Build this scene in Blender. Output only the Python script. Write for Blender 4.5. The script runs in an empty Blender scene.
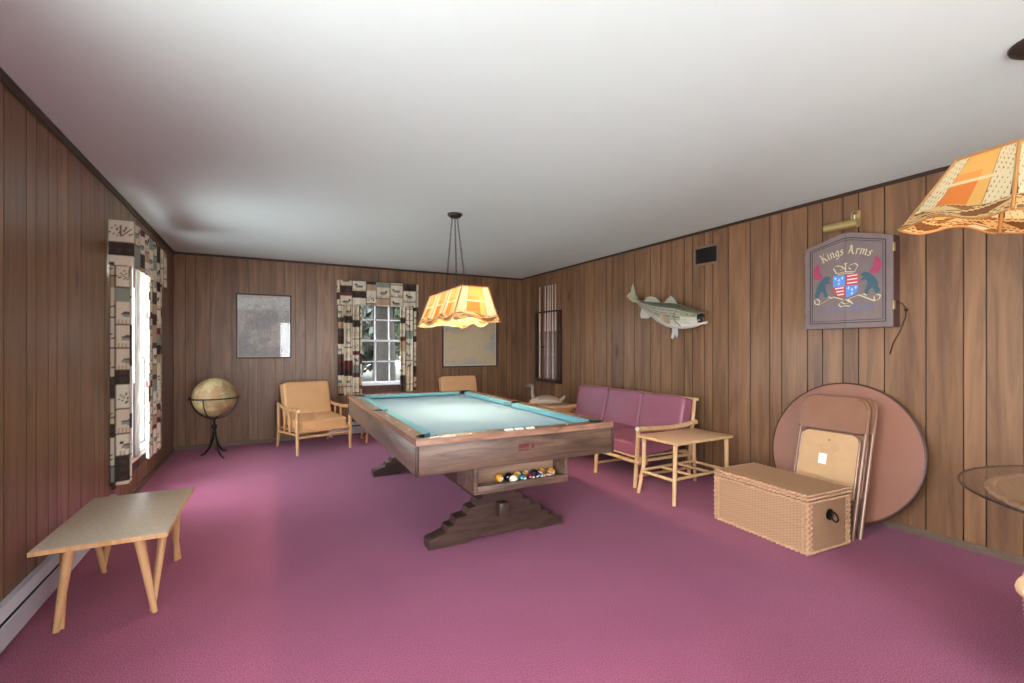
import bpy, bmesh, math, random
from mathutils import Vector, Matrix
SC = bpy.context.scene
COL = SC.collection
PI = math.pi

# ------------------------------------------------------------------ camera
YAW, FPX, CY, CAMZ = 0.48786, 466.5, 346.6, 1.273
cd = bpy.data.cameras.new('camera'); cam = bpy.data.objects.new('camera', cd); COL.objects.link(cam)
cam.location = (0, 0, CAMZ); cam.rotation_euler = (PI/2, 0, -YAW)
cd.sensor_width = 36.0; cd.lens = 36.0*FPX/1024.0; cd.shift_y = (CY-341.5)/1024.0; cd.clip_start = 0.02
SC.camera = cam
# ------------------------------------------------------------------ view, world
SC.view_settings.view_transform = 'Standard'; SC.view_settings.look = 'None'
SC.view_settings.exposure = 0.4; SC.view_settings.gamma = 1.0; SC.view_settings.use_curve_mapping = False
SKY = 9.0
W = bpy.data.worlds.new('sky'); SC.world = W; W.use_nodes = True
wn = W.node_tree; wn.nodes.clear()
wo = wn.nodes.new('ShaderNodeOutputWorld'); wb = wn.nodes.new('ShaderNodeBackground')
ws = wn.nodes.new('ShaderNodeTexSky'); ws.sky_type = 'HOSEK_WILKIE'; ws.turbidity = 8.0; ws.ground_albedo = 0.3
ws.sun_direction = Vector((-0.35, -0.35, 0.85)).normalized()
wm = wn.nodes.new('ShaderNodeMix'); wm.data_type = 'RGBA'; wm.inputs['Factor'].default_value = 0.75
wm.inputs['B'].default_value = (0.9, 0.95, 1.0, 1)
wn.links.new(ws.outputs[0], wm.inputs['A']); wn.links.new(wm.outputs['Result'], wb.inputs[0]); wb.inputs[1].default_value = SKY
wn.links.new(wb.outputs[0], wo.inputs[0])
SC.cycles.use_denoising = True
SC.cycles.max_bounces = 10; SC.cycles.diffuse_bounces = 4; SC.cycles.transmission_bounces = 8; SC.cycles.transparent_max_bounces = 8
SC.cycles.sample_clamp_indirect = 6.0
# ------------------------------------------------------------------ room numbers
XL, XR, YB, YF, H = -0.991, 3.903, 7.007, -2.9, 2.44
WB = (1.20, 1.92, 0.70, 2.02)          # back window opening x0,x1,z0,z1
WL = (4.48, 5.78, 0.32, 2.02)          # left window opening y0,y1,z0,z1
DR = (0.4, 2.4, 0.02, 2.10)            # glass door added in the unseen rear wall, for its light
WS = (-2.3, 1.5, 0.35, 2.12)          # picture window added behind the camera to light the right wall
BULB_POOL, BULB_GAME = 200.0, 36.0
DOOR_FILL_W, CEILING_FILL_W, LEFT_W, SIDE_FILL_W = 110.0, 190.0, 120.0, 165.0
def portal(name, loc, rot, sx, sy):
    l = bpy.data.lights.new(name, 'AREA'); l.shape = 'RECTANGLE'; l.size = sx; l.size_y = sy
    l.cycles.is_portal = True
    o = bpy.data.objects.new(name, l); o.location = loc; o.rotation_euler = rot; COL.objects.link(o)
portal('window_daylight', ((WB[0]+WB[1])/2, YB+0.12, (WB[2]+WB[3])/2), (-PI/2, 0, 0), WB[1]-WB[0], WB[3]-WB[2])
portal('window_daylight', (XL-0.12, (WL[0]+WL[1])/2, (WL[2]+WL[3])/2), (PI/2, 0, -PI/2), WL[1]-WL[0], WL[3]-WL[2])
def area_light(name, loc, rot, sx, sy, w, colr=(1.0, 0.97, 0.94)):
    l = bpy.data.lights.new(name, 'AREA'); l.shape = 'RECTANGLE'; l.size = sx; l.size_y = sy; l.energy = w; l.color = colr
    o = bpy.data.objects.new(name, l); o.location = loc; o.rotation_euler = rot; COL.objects.link(o)
area_light('door_fill', ((DR[0]+DR[1])/2, YF-0.14, (DR[2]+DR[3])/2), (PI/2, 0, 0), DR[1]-DR[0]+0.2, DR[3]-DR[2]+0.2, DOOR_FILL_W)  # fill light added in the door opening behind the camera

# unseen uplight added outside the side window to brighten the ceiling
area_light('ceiling_fill', (XL-1.2, (WS[0]+WS[1])/2+0.3, -0.1), (math.radians(118), 0, -PI/2), 5.0, 1.4, CEILING_FILL_W, (0.92, 1.0, 0.98))
area_light('side_fill', (XL-0.16, (WS[0]+WS[1])/2, (WS[2]+WS[3])/2), (PI/2, 0, -PI/2), WS[1]-WS[0]+0.1, WS[3]-WS[2]+0.1, SIDE_FILL_W, (1.0, 0.98, 0.96))  # fill light added out of view, mainly for the right wall
area_light('rear_ceiling_fill', ((DR[0]+DR[1])/2, YF-1.0, -0.1), (math.radians(120), 0, 0), 3.0, 1.2, 80.0, (0.92, 1.0, 0.98))  # second added uplight for the ceiling, out of view
l_ = Vector((1.55, 9.4, 3.6)); area_light('back_window_fill', l_, (Vector((1.5, 4.6, 0.4))-l_).to_track_quat('-Z', 'Y').to_euler(), 3.0, 1.6, 420.0, (0.93, 0.97, 1.0))  # panel added above the visible view to strengthen light through the back window
area_light('left_window_daylight', (XL-0.16, (WL[0]+WL[1])/2, (WL[2]+WL[3])/2), (PI/2, 0, -PI/2), WL[1]-WL[0], WL[3]-WL[2], LEFT_W, (0.92, 0.97, 1.0))
# ------------------------------------------------------------------ helpers
def lin(c): return c/12.92 if c <= 0.04045 else ((c+0.055)/1.055)**2.4
def hx(s): s = s.lstrip('#'); return tuple(lin(int(s[i:i+2], 16)/255) for i in (0, 2, 4))
MATS = {}
def newmat(name):
    m = bpy.data.materials.new(name); m.use_nodes = True; MATS[name] = m
    return m, m.node_tree.nodes, m.node_tree.links, m.node_tree.nodes['Principled BSDF']
def plain(name, color, rough=0.5, metal=0.0, spec=0.5, var=0.0, scale=30.0, bump=0.0):
    m, N, L, b = newmat(name)
    c = hx(color) if isinstance(color, str) else color
    b.inputs['Base Color'].default_value = (*c, 1); b.inputs['Roughness'].default_value = rough
    b.inputs['Metallic'].default_value = metal; b.inputs['Specular IOR Level'].default_value = spec
    tc = N.new('ShaderNodeTexCoord'); nz = N.new('ShaderNodeTexNoise'); nz.inputs['Scale'].default_value = scale; nz.inputs['Detail'].default_value = 4
    L.new(tc.outputs['Object'], nz.inputs['Vector'])
    if var > 0:
        r = N.new('ShaderNodeValToRGB'); r.color_ramp.elements[0].position = 0.3; r.color_ramp.elements[1].position = 0.7
        r.color_ramp.elements[0].color = (*[x*(1-var) for x in c], 1); r.color_ramp.elements[1].color = (*[min(1, x*(1+var)) for x in c], 1)
        L.new(nz.outputs['Fac'], r.inputs['Fac']); L.new(r.outputs['Color'], b.inputs['Base Color'])
    if bump > 0:
        bp = N.new('ShaderNodeBump'); bp.inputs['Strength'].default_value = bump; bp.inputs['Distance'].default_value = 0.004
        L.new(nz.outputs['Fac'], bp.inputs['Height']); L.new(bp.outputs['Normal'], b.inputs['Normal'])
    return m
def wood(name, dark, light, stretch=(1, 12, 12), rough=0.4, spec=0.5, scale=1.5, contrast=(0.3, 0.72), attr=None, knots=False, coat=0.0, bump=0.08):
    """grain runs along the axis whose stretch value is small"""
    m, N, L, b = newmat(name)
    tc = N.new('ShaderNodeTexCoord'); mp = N.new('ShaderNodeMapping'); mp.inputs['Scale'].default_value = stretch
    src = tc.outputs['Object']
    if attr:
        at = N.new('ShaderNodeAttribute'); at.attribute_name = attr
        va = N.new('ShaderNodeVectorMath'); va.operation = 'MULTIPLY_ADD'
        va.inputs[1].default_value = (13.0, 13.0, 17.0)
        L.new(at.outputs['Color'], va.inputs[0]); L.new(src, va.inputs[2]); src = va.outputs[0]
    L.new(src, mp.inputs['Vector'])
    nz = N.new('ShaderNodeTexNoise'); nz.inputs['Scale'].default_value = scale; nz.inputs['Detail'].default_value = 7; nz.inputs['Roughness'].default_value = 0.62
    nz.inputs['Distortion'].default_value = 0.8
    L.new(mp.outputs[0], nz.inputs['Vector'])
    r = N.new('ShaderNodeValToRGB'); r.color_ramp.elements[0].position = contrast[0]; r.color_ramp.elements[1].position = contrast[1]
    r.color_ramp.elements[0].color = (*hx(dark), 1); r.color_ramp.elements[1].color = (*hx(light), 1)
    L.new(nz.outputs['Fac'], r.inputs['Fac']); out = r.outputs['Color']
    if attr:
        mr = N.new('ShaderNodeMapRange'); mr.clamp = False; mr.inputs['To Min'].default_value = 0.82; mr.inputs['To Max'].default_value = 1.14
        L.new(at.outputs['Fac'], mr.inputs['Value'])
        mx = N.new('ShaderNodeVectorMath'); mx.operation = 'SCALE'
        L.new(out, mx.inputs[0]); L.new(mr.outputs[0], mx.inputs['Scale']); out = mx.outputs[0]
    if knots:
        mp2 = N.new('ShaderNodeMapping'); mp2.inputs['Scale'].default_value = (2.6, 2.6, 0.9); L.new(src, mp2.inputs['Vector'])
        vo = N.new('ShaderNodeTexVoronoi'); vo.inputs['Scale'].default_value = 1.0; L.new(mp2.outputs[0], vo.inputs['Vector'])
        kr = N.new('ShaderNodeValToRGB'); kr.color_ramp.elements[0].position = 0.03; kr.color_ramp.elements[1].position = 0.11
        kr.color_ramp.elements[0].color = (0.30, 0.26, 0.24, 1); kr.color_ramp.elements[1].color = (1, 1, 1, 1)
        L.new(vo.outputs['Distance'], kr.inputs['Fac'])
        mk = N.new('ShaderNodeVectorMath'); mk.operation = 'MULTIPLY'; L.new(out, mk.inputs[0]); L.new(kr.outputs['Color'], mk.inputs[1]); out = mk.outputs[0]
    L.new(out, b.inputs['Base Color'])
    b.inputs['Roughness'].default_value = rough; b.inputs['Specular IOR Level'].default_value = spec
    if coat: b.inputs['Coat Weight'].default_value = coat; b.inputs['Coat Roughness'].default_value = 0.24
    bp = N.new('ShaderNodeBump'); bp.inputs['Strength'].default_value = bump; bp.inputs['Distance'].default_value = 0.002
    L.new(nz.outputs['Fac'], bp.inputs['Height']); L.new(bp.outputs['Normal'], b.inputs['Normal'])
    return m
def painted(name, rough=0.6, spec=0.4, bump=0.0, bscale=300):
    """colour read from the mesh's own pattern attribute"""
    m, N, L, b = newmat(name)
    at = N.new('ShaderNodeAttribute'); at.attribute_name = 'pattern'; L.new(at.outputs['Color'], b.inputs['Base Color'])
    b.inputs['Roughness'].default_value = rough; b.inputs['Specular IOR Level'].default_value = spec
    if bump:
        tc = N.new('ShaderNodeTexCoord'); nz = N.new('ShaderNodeTexNoise'); nz.inputs['Scale'].default_value = bscale
        L.new(tc.outputs['Object'], nz.inputs['Vector'])
        bp = N.new('ShaderNodeBump'); bp.inputs['Strength'].default_value = bump; bp.inputs['Distance'].default_value = 0.002
        L.new(nz.outputs['Fac'], bp.inputs['Height']); L.new(bp.outputs['Normal'], b.inputs['Normal'])
    return m

class MB:
    def __init__(s): s.bm = bmesh.new(); s.col = s.bm.verts.layers.float_color.new('pattern'); s.c = (1, 1, 1)
    def v(s, p):
        q = s.bm.verts.new(p); q[s.col] = (*s.c, 1); return q
    def f(s, vs):
        try: return s.bm.faces.new(vs)
        except ValueError: return None
    def merge(s, b2):
        me = bpy.data.meshes.new('t'); b2.to_mesh(me); b2.free()
        n0 = len(s.bm.verts); s.bm.from_mesh(me); bpy.data.meshes.remove(me)
        s.bm.verts.ensure_lookup_table()
        for q in s.bm.verts[n0:]: q[s.col] = (*s.c, 1)
        return s.bm.verts[n0:]
    def box(s, c, d, bev=0.0, rot=None, seg=2):
        b = bmesh.new(); bmesh.ops.create_cube(b, size=1.0)
        for q in b.verts: q.co = Vector((q.co.x*d[0], q.co.y*d[1], q.co.z*d[2]))
        if bev > 0: bmesh.ops.bevel(b, geom=b.edges[:], offset=min(bev, min(d)*0.49), segments=seg, profile=0.5, affect='EDGES')
        M = Matrix.Translation(c) @ (rot.to_4x4() if rot is not None else Matrix())
        bmesh.ops.transform(b, matrix=M, verts=b.verts)
        return s.merge(b)
    def bx(s, x0, x1, y0, y1, z0, z1, bev=0.0, seg=2): return s.box(((x0+x1)/2, (y0+y1)/2, (z0+z1)/2), (x1-x0, y1-y0, z1-z0), bev, None, seg)
    def cyl(s, p, q, r0, r1=None, n=16, caps=True):
        r1 = r0 if r1 is None else r1
        return s.tube([p, q], [r0, r1], n, caps)
    def tube(s, pts, rad, n=10, caps=True, closed=False):
        pts = [Vector(p) for p in pts]; m = len(pts)
        if not hasattr(rad, '__len__'): rad = [rad]*m
        rings = []; up = None
        for i in range(m):
            if closed: t = pts[(i+1) % m]-pts[i-1]
            elif i == 0: t = pts[1]-pts[0]
            elif i == m-1: t = pts[-1]-pts[-2]
            else: t = (pts[i+1]-pts[i]).normalized()+(pts[i]-pts[i-1]).normalized()
            t.normalize()
            if up is None: up = Vector((0, 0, 1)) if abs(t.z) < 0.9 else Vector((1, 0, 0))
            a = t.cross(up)
            if a.length < 1e-5: a = t.cross(Vector((0.3, 1, 0.2)))
            a.normalize(); b = t.cross(a).normalized(); up = -b if (-b).dot(up) > 0 else b
            b = t.cross(a)
            rings.append([s.v(pts[i]+(a*math.cos(2*PI*k/n)+b*math.sin(2*PI*k/n))*rad[i]) for k in range(n)])
        for i in range(m if closed else m-1):
            A, B = rings[i], rings[(i+1) % m]
            for k in range(n): s.f([A[k], A[(k+1) % n], B[(k+1) % n], B[k]])
        if caps and not closed: s.f(rings[0][::-1]); s.f(rings[-1])
    def lathe(s, prof, n=32, c=(0, 0, 0), capb=True, capt=True):
        rings = []
        for r, z in prof: rings.append([s.v((c[0]+r*math.cos(2*PI*k/n), c[1]+r*math.sin(2*PI*k/n), c[2]+z)) for k in range(n)])
        for A, B in zip(rings, rings[1:]):
            for k in range(n): s.f([A[k], A[(k+1) % n], B[(k+1) % n], B[k]])
        if capb: s.f(rings[0][::-1])
        if capt: s.f(rings[-1])
    def prism(s, poly, fn, d):
        """polygon (2D) extruded: fn(u,v,w) -> 3D point, w from 0 to d"""
        A = [s.v(fn(u, v, 0)) for u, v in poly]; B = [s.v(fn(u, v, d)) for u, v in poly]
        s.f(A[::-1]); s.f(B); n = len(poly)
        for k in range(n): s.f([A[k], A[(k+1) % n], B[(k+1) % n], B[k]])
    def grid(s, nu, nv, fn, colfn=None, closed=False):
        R = []
        for i in range(nu+1):
            row = []
            for j in range(nv+1):
                if colfn: s.c = colfn(i/nu, j/nv)
                row.append(s.v(fn(i/nu, j/nv)))
            R.append(row)
        for i in range(nu):
            for j in range(nv): s.f([R[i][j], R[i+1][j], R[i+1][j+1], R[i][j+1]])
        return R
    def sphere(s, c, r, n=20, sc=(1, 1, 1), colfn=None):
        b = bmesh.new(); bmesh.ops.create_uvsphere(b, u_segments=n, v_segments=max(6, n//2), radius=1.0)
        for q in b.verts: q.co = Vector((q.co.x*r*sc[0], q.co.y*r*sc[1], q.co.z*r*sc[2]))+Vector(c)
        vs = s.merge(b)
        if colfn:
            for q in vs: q[s.col] = (*colfn(q.co), 1)
    def cushion(s, c, d, rot=None, p=5.0, n=14, bulge=0.12):
        """soft box with rounded edges and a slight crown"""
        b = bmesh.new(); bmesh.ops.create_cube(b, size=2.0); bmesh.ops.subdivide_edges(b, edges=b.edges[:], cuts=n, use_grid_fill=True)
        for q in b.verts:
            x, y, z = q.co; L_ = (abs(x)**p+abs(y)**p+abs(z)**p)**(1/p); x, y, z = x/L_, y/L_, z/L_
            q.co = Vector((x*d[0]/2, y*d[1]/2, z*d[2]/2*(1+bulge*(1-x*x)*(1-y*y))))
        M = Matrix.Translation(c) @ (rot.to_4x4() if rot is not None else Matrix())
        bmesh.ops.transform(b, matrix=M, verts=b.verts)
        s.merge(b)
    def build(s, name, mat, parent=None, smooth=True, angle=35, solid=0.0):
        bmesh.ops.recalc_face_normals(s.bm, faces=s.bm.faces[:])
        me = bpy.data.meshes.new(name); s.bm.to_mesh(me); s.bm.free()
        o = bpy.data.objects.new(name, me); COL.objects.link(o)
        me.materials.append(MATS[mat] if isinstance(mat, str) else mat)
        if smooth:
            for p in me.polygons: p.use_smooth = True
            me.set_sharp_from_angle(angle=math.radians(angle))
        if solid:
            md = o.modifiers.new('thickness', 'SOLIDIFY'); md.thickness = solid; md.offset = 0
        if parent is not None: o.parent = parent
        return o
def empty(name, loc, rz=0.0, rx=0.0, ry=0.0):
    o = bpy.data.objects.new(name, None); o.location = loc; o.rotation_euler = (rx, ry, rz); o.empty_display_size = 0.1; COL.objects.link(o); return o
def tag(o, label, cat, group=None):
    o['label'] = label; o['category'] = cat
    if group: o['group'] = group
    return o
def struct(o): o['kind'] = 'structure'; return o
def kids(o): return [c for c in bpy.data.objects if c.parent == o]
def copy_tree(o, parent=None):
    c = o.copy(); COL.objects.link(c)
    if parent is not None: c.parent = parent
    for k in kids(o): copy_tree(k, c)
    return c
def rz3(a): return Matrix.Rotation(a, 3, 'Z')
def rx3(a): return Matrix.Rotation(a, 3, 'X')

# ------------------------------------------------------------------ materials
wood('panelling', '#684a36', '#97704f', stretch=(9, 9, 0.7), rough=0.34, spec=0.5, scale=1.6, attr='pattern', knots=True)
plain('dark_trim', '#3c2a20', 0.45, var=0.15)
plain('base_strip', '#6b5648', 0.5, var=0.1)
plain('ceiling_paint', '#dbe9e4', 0.9, var=0.01, scale=6)
def carpet():
    m, N, L, b = newmat('carpet')
    tc = N.new('ShaderNodeTexCoord'); n1 = N.new('ShaderNodeTexNoise'); n1.inputs['Scale'].default_value = 190; n1.inputs['Detail'].default_value = 2
    n2 = N.new('ShaderNodeTexNoise'); n2.inputs['Scale'].default_value = 3; n2.inputs['Detail'].default_value = 3
    L.new(tc.outputs['Object'], n1.inputs['Vector']); L.new(tc.outputs['Object'], n2.inputs['Vector'])
    r = N.new('ShaderNodeValToRGB'); r.color_ramp.elements[0].position = 0.34; r.color_ramp.elements[1].position = 0.66
    r.color_ramp.elements[0].color = (*hx('#6e2c44'), 1); r.color_ramp.elements[1].color = (*hx('#a05673'), 1)
    L.new(n1.outputs['Fac'], r.inputs['Fac'])
    mr = N.new('ShaderNodeMapRange'); mr.inputs['To Min'].default_value = 0.88; mr.inputs['To Max'].default_value = 1.12; L.new(n2.outputs['Fac'], mr.inputs['Value'])
    mx = N.new('ShaderNodeVectorMath'); mx.operation = 'SCALE'; L.new(r.outputs['Color'], mx.inputs[0]); L.new(mr.outputs[0], mx.inputs['Scale'])
    L.new(mx.outputs[0], b.inputs['Base Color']); b.inputs['Roughness'].default_value = 0.95; b.inputs['Specular IOR Level'].default_value = 0.1
    b.inputs['Sheen Weight'].default_value = 0.25; b.inputs['Sheen Tint'].default_value = (0.9, 0.6, 0.8, 1)
    bp = N.new('ShaderNodeBump'); bp.inputs['Strength'].default_value = 0.6; bp.inputs['Distance'].default_value = 0.006
    L.new(n1.outputs['Fac'], bp.inputs['Height']); L.new(bp.outputs['Normal'], b.inputs['Normal'])
carpet()
wood('walnut', '#3f2f26', '#725849', stretch=(1.2, 12, 12), rough=0.42, scale=1.7, contrast=(0.36, 0.66), coat=0.0)
wood('walnut_side', '#4a3a33', '#735d50', stretch=(12, 1.2, 12), rough=0.36, scale=1.7, contrast=(0.36, 0.66), coat=0.0)
wood('rail_wood', '#74503f', '#a67e68', stretch=(2, 10, 10), rough=0.24, scale=2, coat=1.0, bump=0.0)
wood('rail_wood_side', '#74503f', '#a67e68', stretch=(10, 2, 10), rough=0.24, scale=2, coat=1.0, bump=0.0)
wood('trestle_wood', '#2b1d18', '#513c32', stretch=(1.5, 10, 10), rough=0.35, scale=2)
wood('box_inner', '#7a5a4a', '#a8866e', stretch=(1.5, 10, 10), rough=0.45, scale=2)
plain('black_plastic', '#17161a', 0.4)
plain('black_metal', '#1d1a1b', 0.35, metal=0.6)
plain('cloth_teal', '#7a97ab', 0.95, spec=0.1, var=0.03, scale=200, bump=0.1)
plain('cushion_teal', '#6199a8', 0.9, spec=0.15, var=0.04, scale=200)
plain('white_inlay', '#f2f0ea', 0.3)
plain('red_mark', '#5a211d', 0.5)
plain('chrome', '#c9c8c8', 0.2, metal=1.0)
wood('light_wood', '#c08d58', '#dcb183', stretch=(6, 6, 1), rough=0.4, scale=3)
wood('orange_wood', '#a8662f', '#d59a58', stretch=(6, 1, 6), rough=0.35, scale=3)
wood('bamboo', '#c59868', '#e0bd92', stretch=(8, 8, 1.5), rough=0.38, scale=3)
plain('bamboo_end', '#eadbc6', 0.5)
plain('tan_vinyl', '#d9a878', 0.42, var=0.04, scale=8)
plain('plum_vinyl', '#97596c', 0.36, var=0.05, scale=8)
plain('laminate_speckle', '#c9b9a6', 0.35, var=0.12, scale=60)
plain('laminate_tan', '#d3ab86', 0.4, var=0.05, scale=60)
plain('heater_metal', '#cccdd6', 0.3, var=0.03)
plain('heater_dark', '#4a4c54', 0.5)
plain('brown_metal', '#8a6a58', 0.35, metal=0.35)
plain('brown_vinyl', '#8a5f48', 0.32, var=0.06, scale=10)
plain('board_tan', '#c79f74', 0.6, var=0.04, scale=12)
plain('paper_white', '#ece9e4', 0.7)
plain('stamp_ink', '#c29f80', 0.7)
plain('table_pinkbrown', '#986957', 0.38, var=0.03, scale=6)
plain('table_edge', '#51382e', 0.4)
plain('window_white', '#e6e6ea', 0.45)
plain('window_grey', '#8b8c92', 0.5)
plain('sill_wood', '#5a3a34', 0.45, var=0.1)
plain('frame_black', '#1e1b1b', 0.4)
plain('frame_brown', '#3a2720', 0.4)
plain('mat_cream', '#d8cdb8', 0.7)
plain('brass', '#c4ae76', 0.35, metal=0.7, var=0.05)
plain('cabinet_wood', '#7a6a68', 0.4, var=0.08, scale=14)
plain('cabinet_side', '#4a2c24', 0.45, var=0.1)
plain('groove_dark', '#2c201d', 0.6)
plain('gold_paint', '#d2c79c', 0.5)
plain('blue_paint', '#5b93dd', 0.5)
plain('blue_faint', '#6a6f9c', 0.6)
plain('red_paint', '#c8504f', 0.5)
plain('crimson_paint', '#a63c5c', 0.5)
plain('teal_paint', '#3d5d69', 0.5)
plain('vent_frame', '#7d6553', 0.5)
plain('vent_dark', '#17120f', 0.6)
plain('lamp_metal', '#453a33', 0.4, metal=0.5)
plain('lamp_rib', '#a8743c', 0.4)
plain('wicker_core', '#9a6a3c', 0.7)
painted('fabric', 0.85, 0.2, 0.15)
painted('fish_skin', 0.28, 0.5)
painted('wicker', 0.6, 0.3)
painted('duck_wood', 0.5, 0.4)
painted('ball_gloss', 0.08, 0.6)
def glassmat(name, tint, rough=0.0, mixw=0.12):
    m, N, L, b = newmat(name); N.remove(b)
    out = [n for n in N if n.type == 'OUTPUT_MATERIAL'][0]
    t = N.new('ShaderNodeBsdfTransparent'); t.inputs[0].default_value = (*tint, 1)
    g = N.new('ShaderNodeBsdfGlossy'); g.inputs['Roughness'].default_value = rough
    lw = N.new('ShaderNodeLayerWeight'); lw.inputs['Blend'].default_value = 0.5
    pw = N.new('ShaderNodeMath'); pw.operation = 'POWER'; pw.inputs[1].default_value = 4.0; L.new(lw.outputs['Facing'], pw.inputs[0])
    fr = N.new('ShaderNodeMath'); fr.operation = 'MULTIPLY_ADD'; fr.inputs[1].default_value = 0.55; fr.inputs[2].default_value = 0.03; L.new(pw.outputs[0], fr.inputs[0])
    mx = N.new('ShaderNodeMixShader'); L.new(fr.outputs[0], mx.inputs[0]); L.new(t.outputs[0], mx.inputs[1]); L.new(g.outputs[0], mx.inputs[2])
    L.new(mx.outputs[0], out.inputs[0])
glassmat('window_glass', (0.93, 0.95, 0.96)); glassmat('table_glass', (0.86, 0.85, 0.84)); glassmat('picture_glass', (0.97, 0.97, 0.97))
def shade_mat():
    m, N, L, b = newmat('stained_shade'); N.remove(b)
    out = [n for n in N if n.type == 'OUTPUT_MATERIAL'][0]
    at = N.new('ShaderNodeAttribute'); at.attribute_name = 'pattern'
    sc = N.new('ShaderNodeVectorMath'); sc.operation = 'SCALE'; sc.inputs['Scale'].default_value = 0.055; L.new(at.outputs['Color'], sc.inputs[0])
    tr = N.new('ShaderNodeBsdfTranslucent'); L.new(sc.outputs[0], tr.inputs[0])
    sd = N.new('ShaderNodeVectorMath'); sd.operation = 'SCALE'; sd.inputs['Scale'].default_value = 0.45; L.new(at.outputs['Color'], sd.inputs[0])
    df = N.new('ShaderNodeBsdfDiffuse'); L.new(sd.outputs[0], df.inputs[0])
    gl = N.new('ShaderNodeBsdfGlossy'); gl.inputs['Roughness'].default_value = 0.25; gl.inputs[0].default_value = (0.04, 0.04, 0.04, 1)
    a1 = N.new('ShaderNodeAddShader'); a2 = N.new('ShaderNodeAddShader')
    L.new(tr.outputs[0], a1.inputs[0]); L.new(df.outputs[0], a1.inputs[1]); L.new(a1.outputs[0], a2.inputs[0]); L.new(gl.outputs[0], a2.inputs[1])
    L.new(a2.outputs[0], out.inputs[0])
shade_mat()
def bulb_mat():
    m, N, L, b = newmat('bulb_glow'); b.inputs['Emission Color'].default_value = (1, 0.78, 0.5, 1); b.inputs['Emission Strength'].default_value = 6
bulb_mat()
def map_mat(name, paper, blotch, line, bscale, off=(0, 0, 0), split=0.5):
    m, N, L, b = newmat(name)
    tc = N.new('ShaderNodeTexCoord'); mp = N.new('ShaderNodeMapping'); mp.inputs['Location'].default_value = off; L.new(tc.outputs['Object'], mp.inputs['Vector'])
    n1 = N.new('ShaderNodeTexNoise'); n1.inputs['Scale'].default_value = bscale; n1.inputs['Detail'].default_value = 6; L.new(mp.outputs[0], n1.inputs['Vector'])
    r = N.new('ShaderNodeValToRGB'); r.color_ramp.elements[0].position = split-0.04; r.color_ramp.elements[1].position = split+0.04
    r.color_ramp.elements[0].color = (*hx(blotch), 1); r.color_ramp.elements[1].color = (*hx(paper), 1); L.new(n1.outputs['Fac'], r.inputs['Fac'])
    n2 = N.new('ShaderNodeTexNoise'); n2.inputs['Scale'].default_value = 26; n2.inputs['Detail'].default_value = 8; n2.inputs['Distortion'].default_value = 1.5; L.new(mp.outputs[0], n2.inputs['Vector'])
    r2 = N.new('ShaderNodeValToRGB'); e = r2.color_ramp.elements; e[0].position = 0.46; e[0].color = (0, 0, 0, 1); e[1].position = 0.54; e[1].color = (0, 0, 0, 1)
    q = e.new(0.5); q.color = (1, 1, 1, 1); L.new(n2.outputs['Fac'], r2.inputs['Fac'])
    mx = N.new('ShaderNodeMix'); mx.data_type = 'RGBA'; L.new(r2.outputs['Color'], mx.inputs['Factor']); L.new(r.outputs['Color'], mx.inputs['A']); mx.inputs['B'].default_value = (*hx(line), 1)
    L.new(mx.outputs['Result'], b.inputs['Base Color']); b.inputs['Roughness'].default_value = 0.6
map_mat('chart_paper', '#d2cfc8', '#b4b3b2', '#8a8680', 3.0)
map_mat('map_paper', '#dcc59c', '#bcbdb8', '#c4ab85', 1.8, (0.3, 0, 0.1), 0.45)
map_mat('globe_map', '#cdbb86', '#b5906a', '#8d7a55', 6.0, (0.2, 0.1, 0), 0.48)
plain('grass', '#4a4a38', 0.9, var=0.3, scale=3); plain('bark', '#3a342f', 0.9, var=0.3, scale=12, bump=0.5)
plain('leaf_green', '#34432a', 0.8, var=0.35, scale=2); plain('leaf_pale', '#6c7268', 0.8, var=0.35, scale=2)

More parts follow.
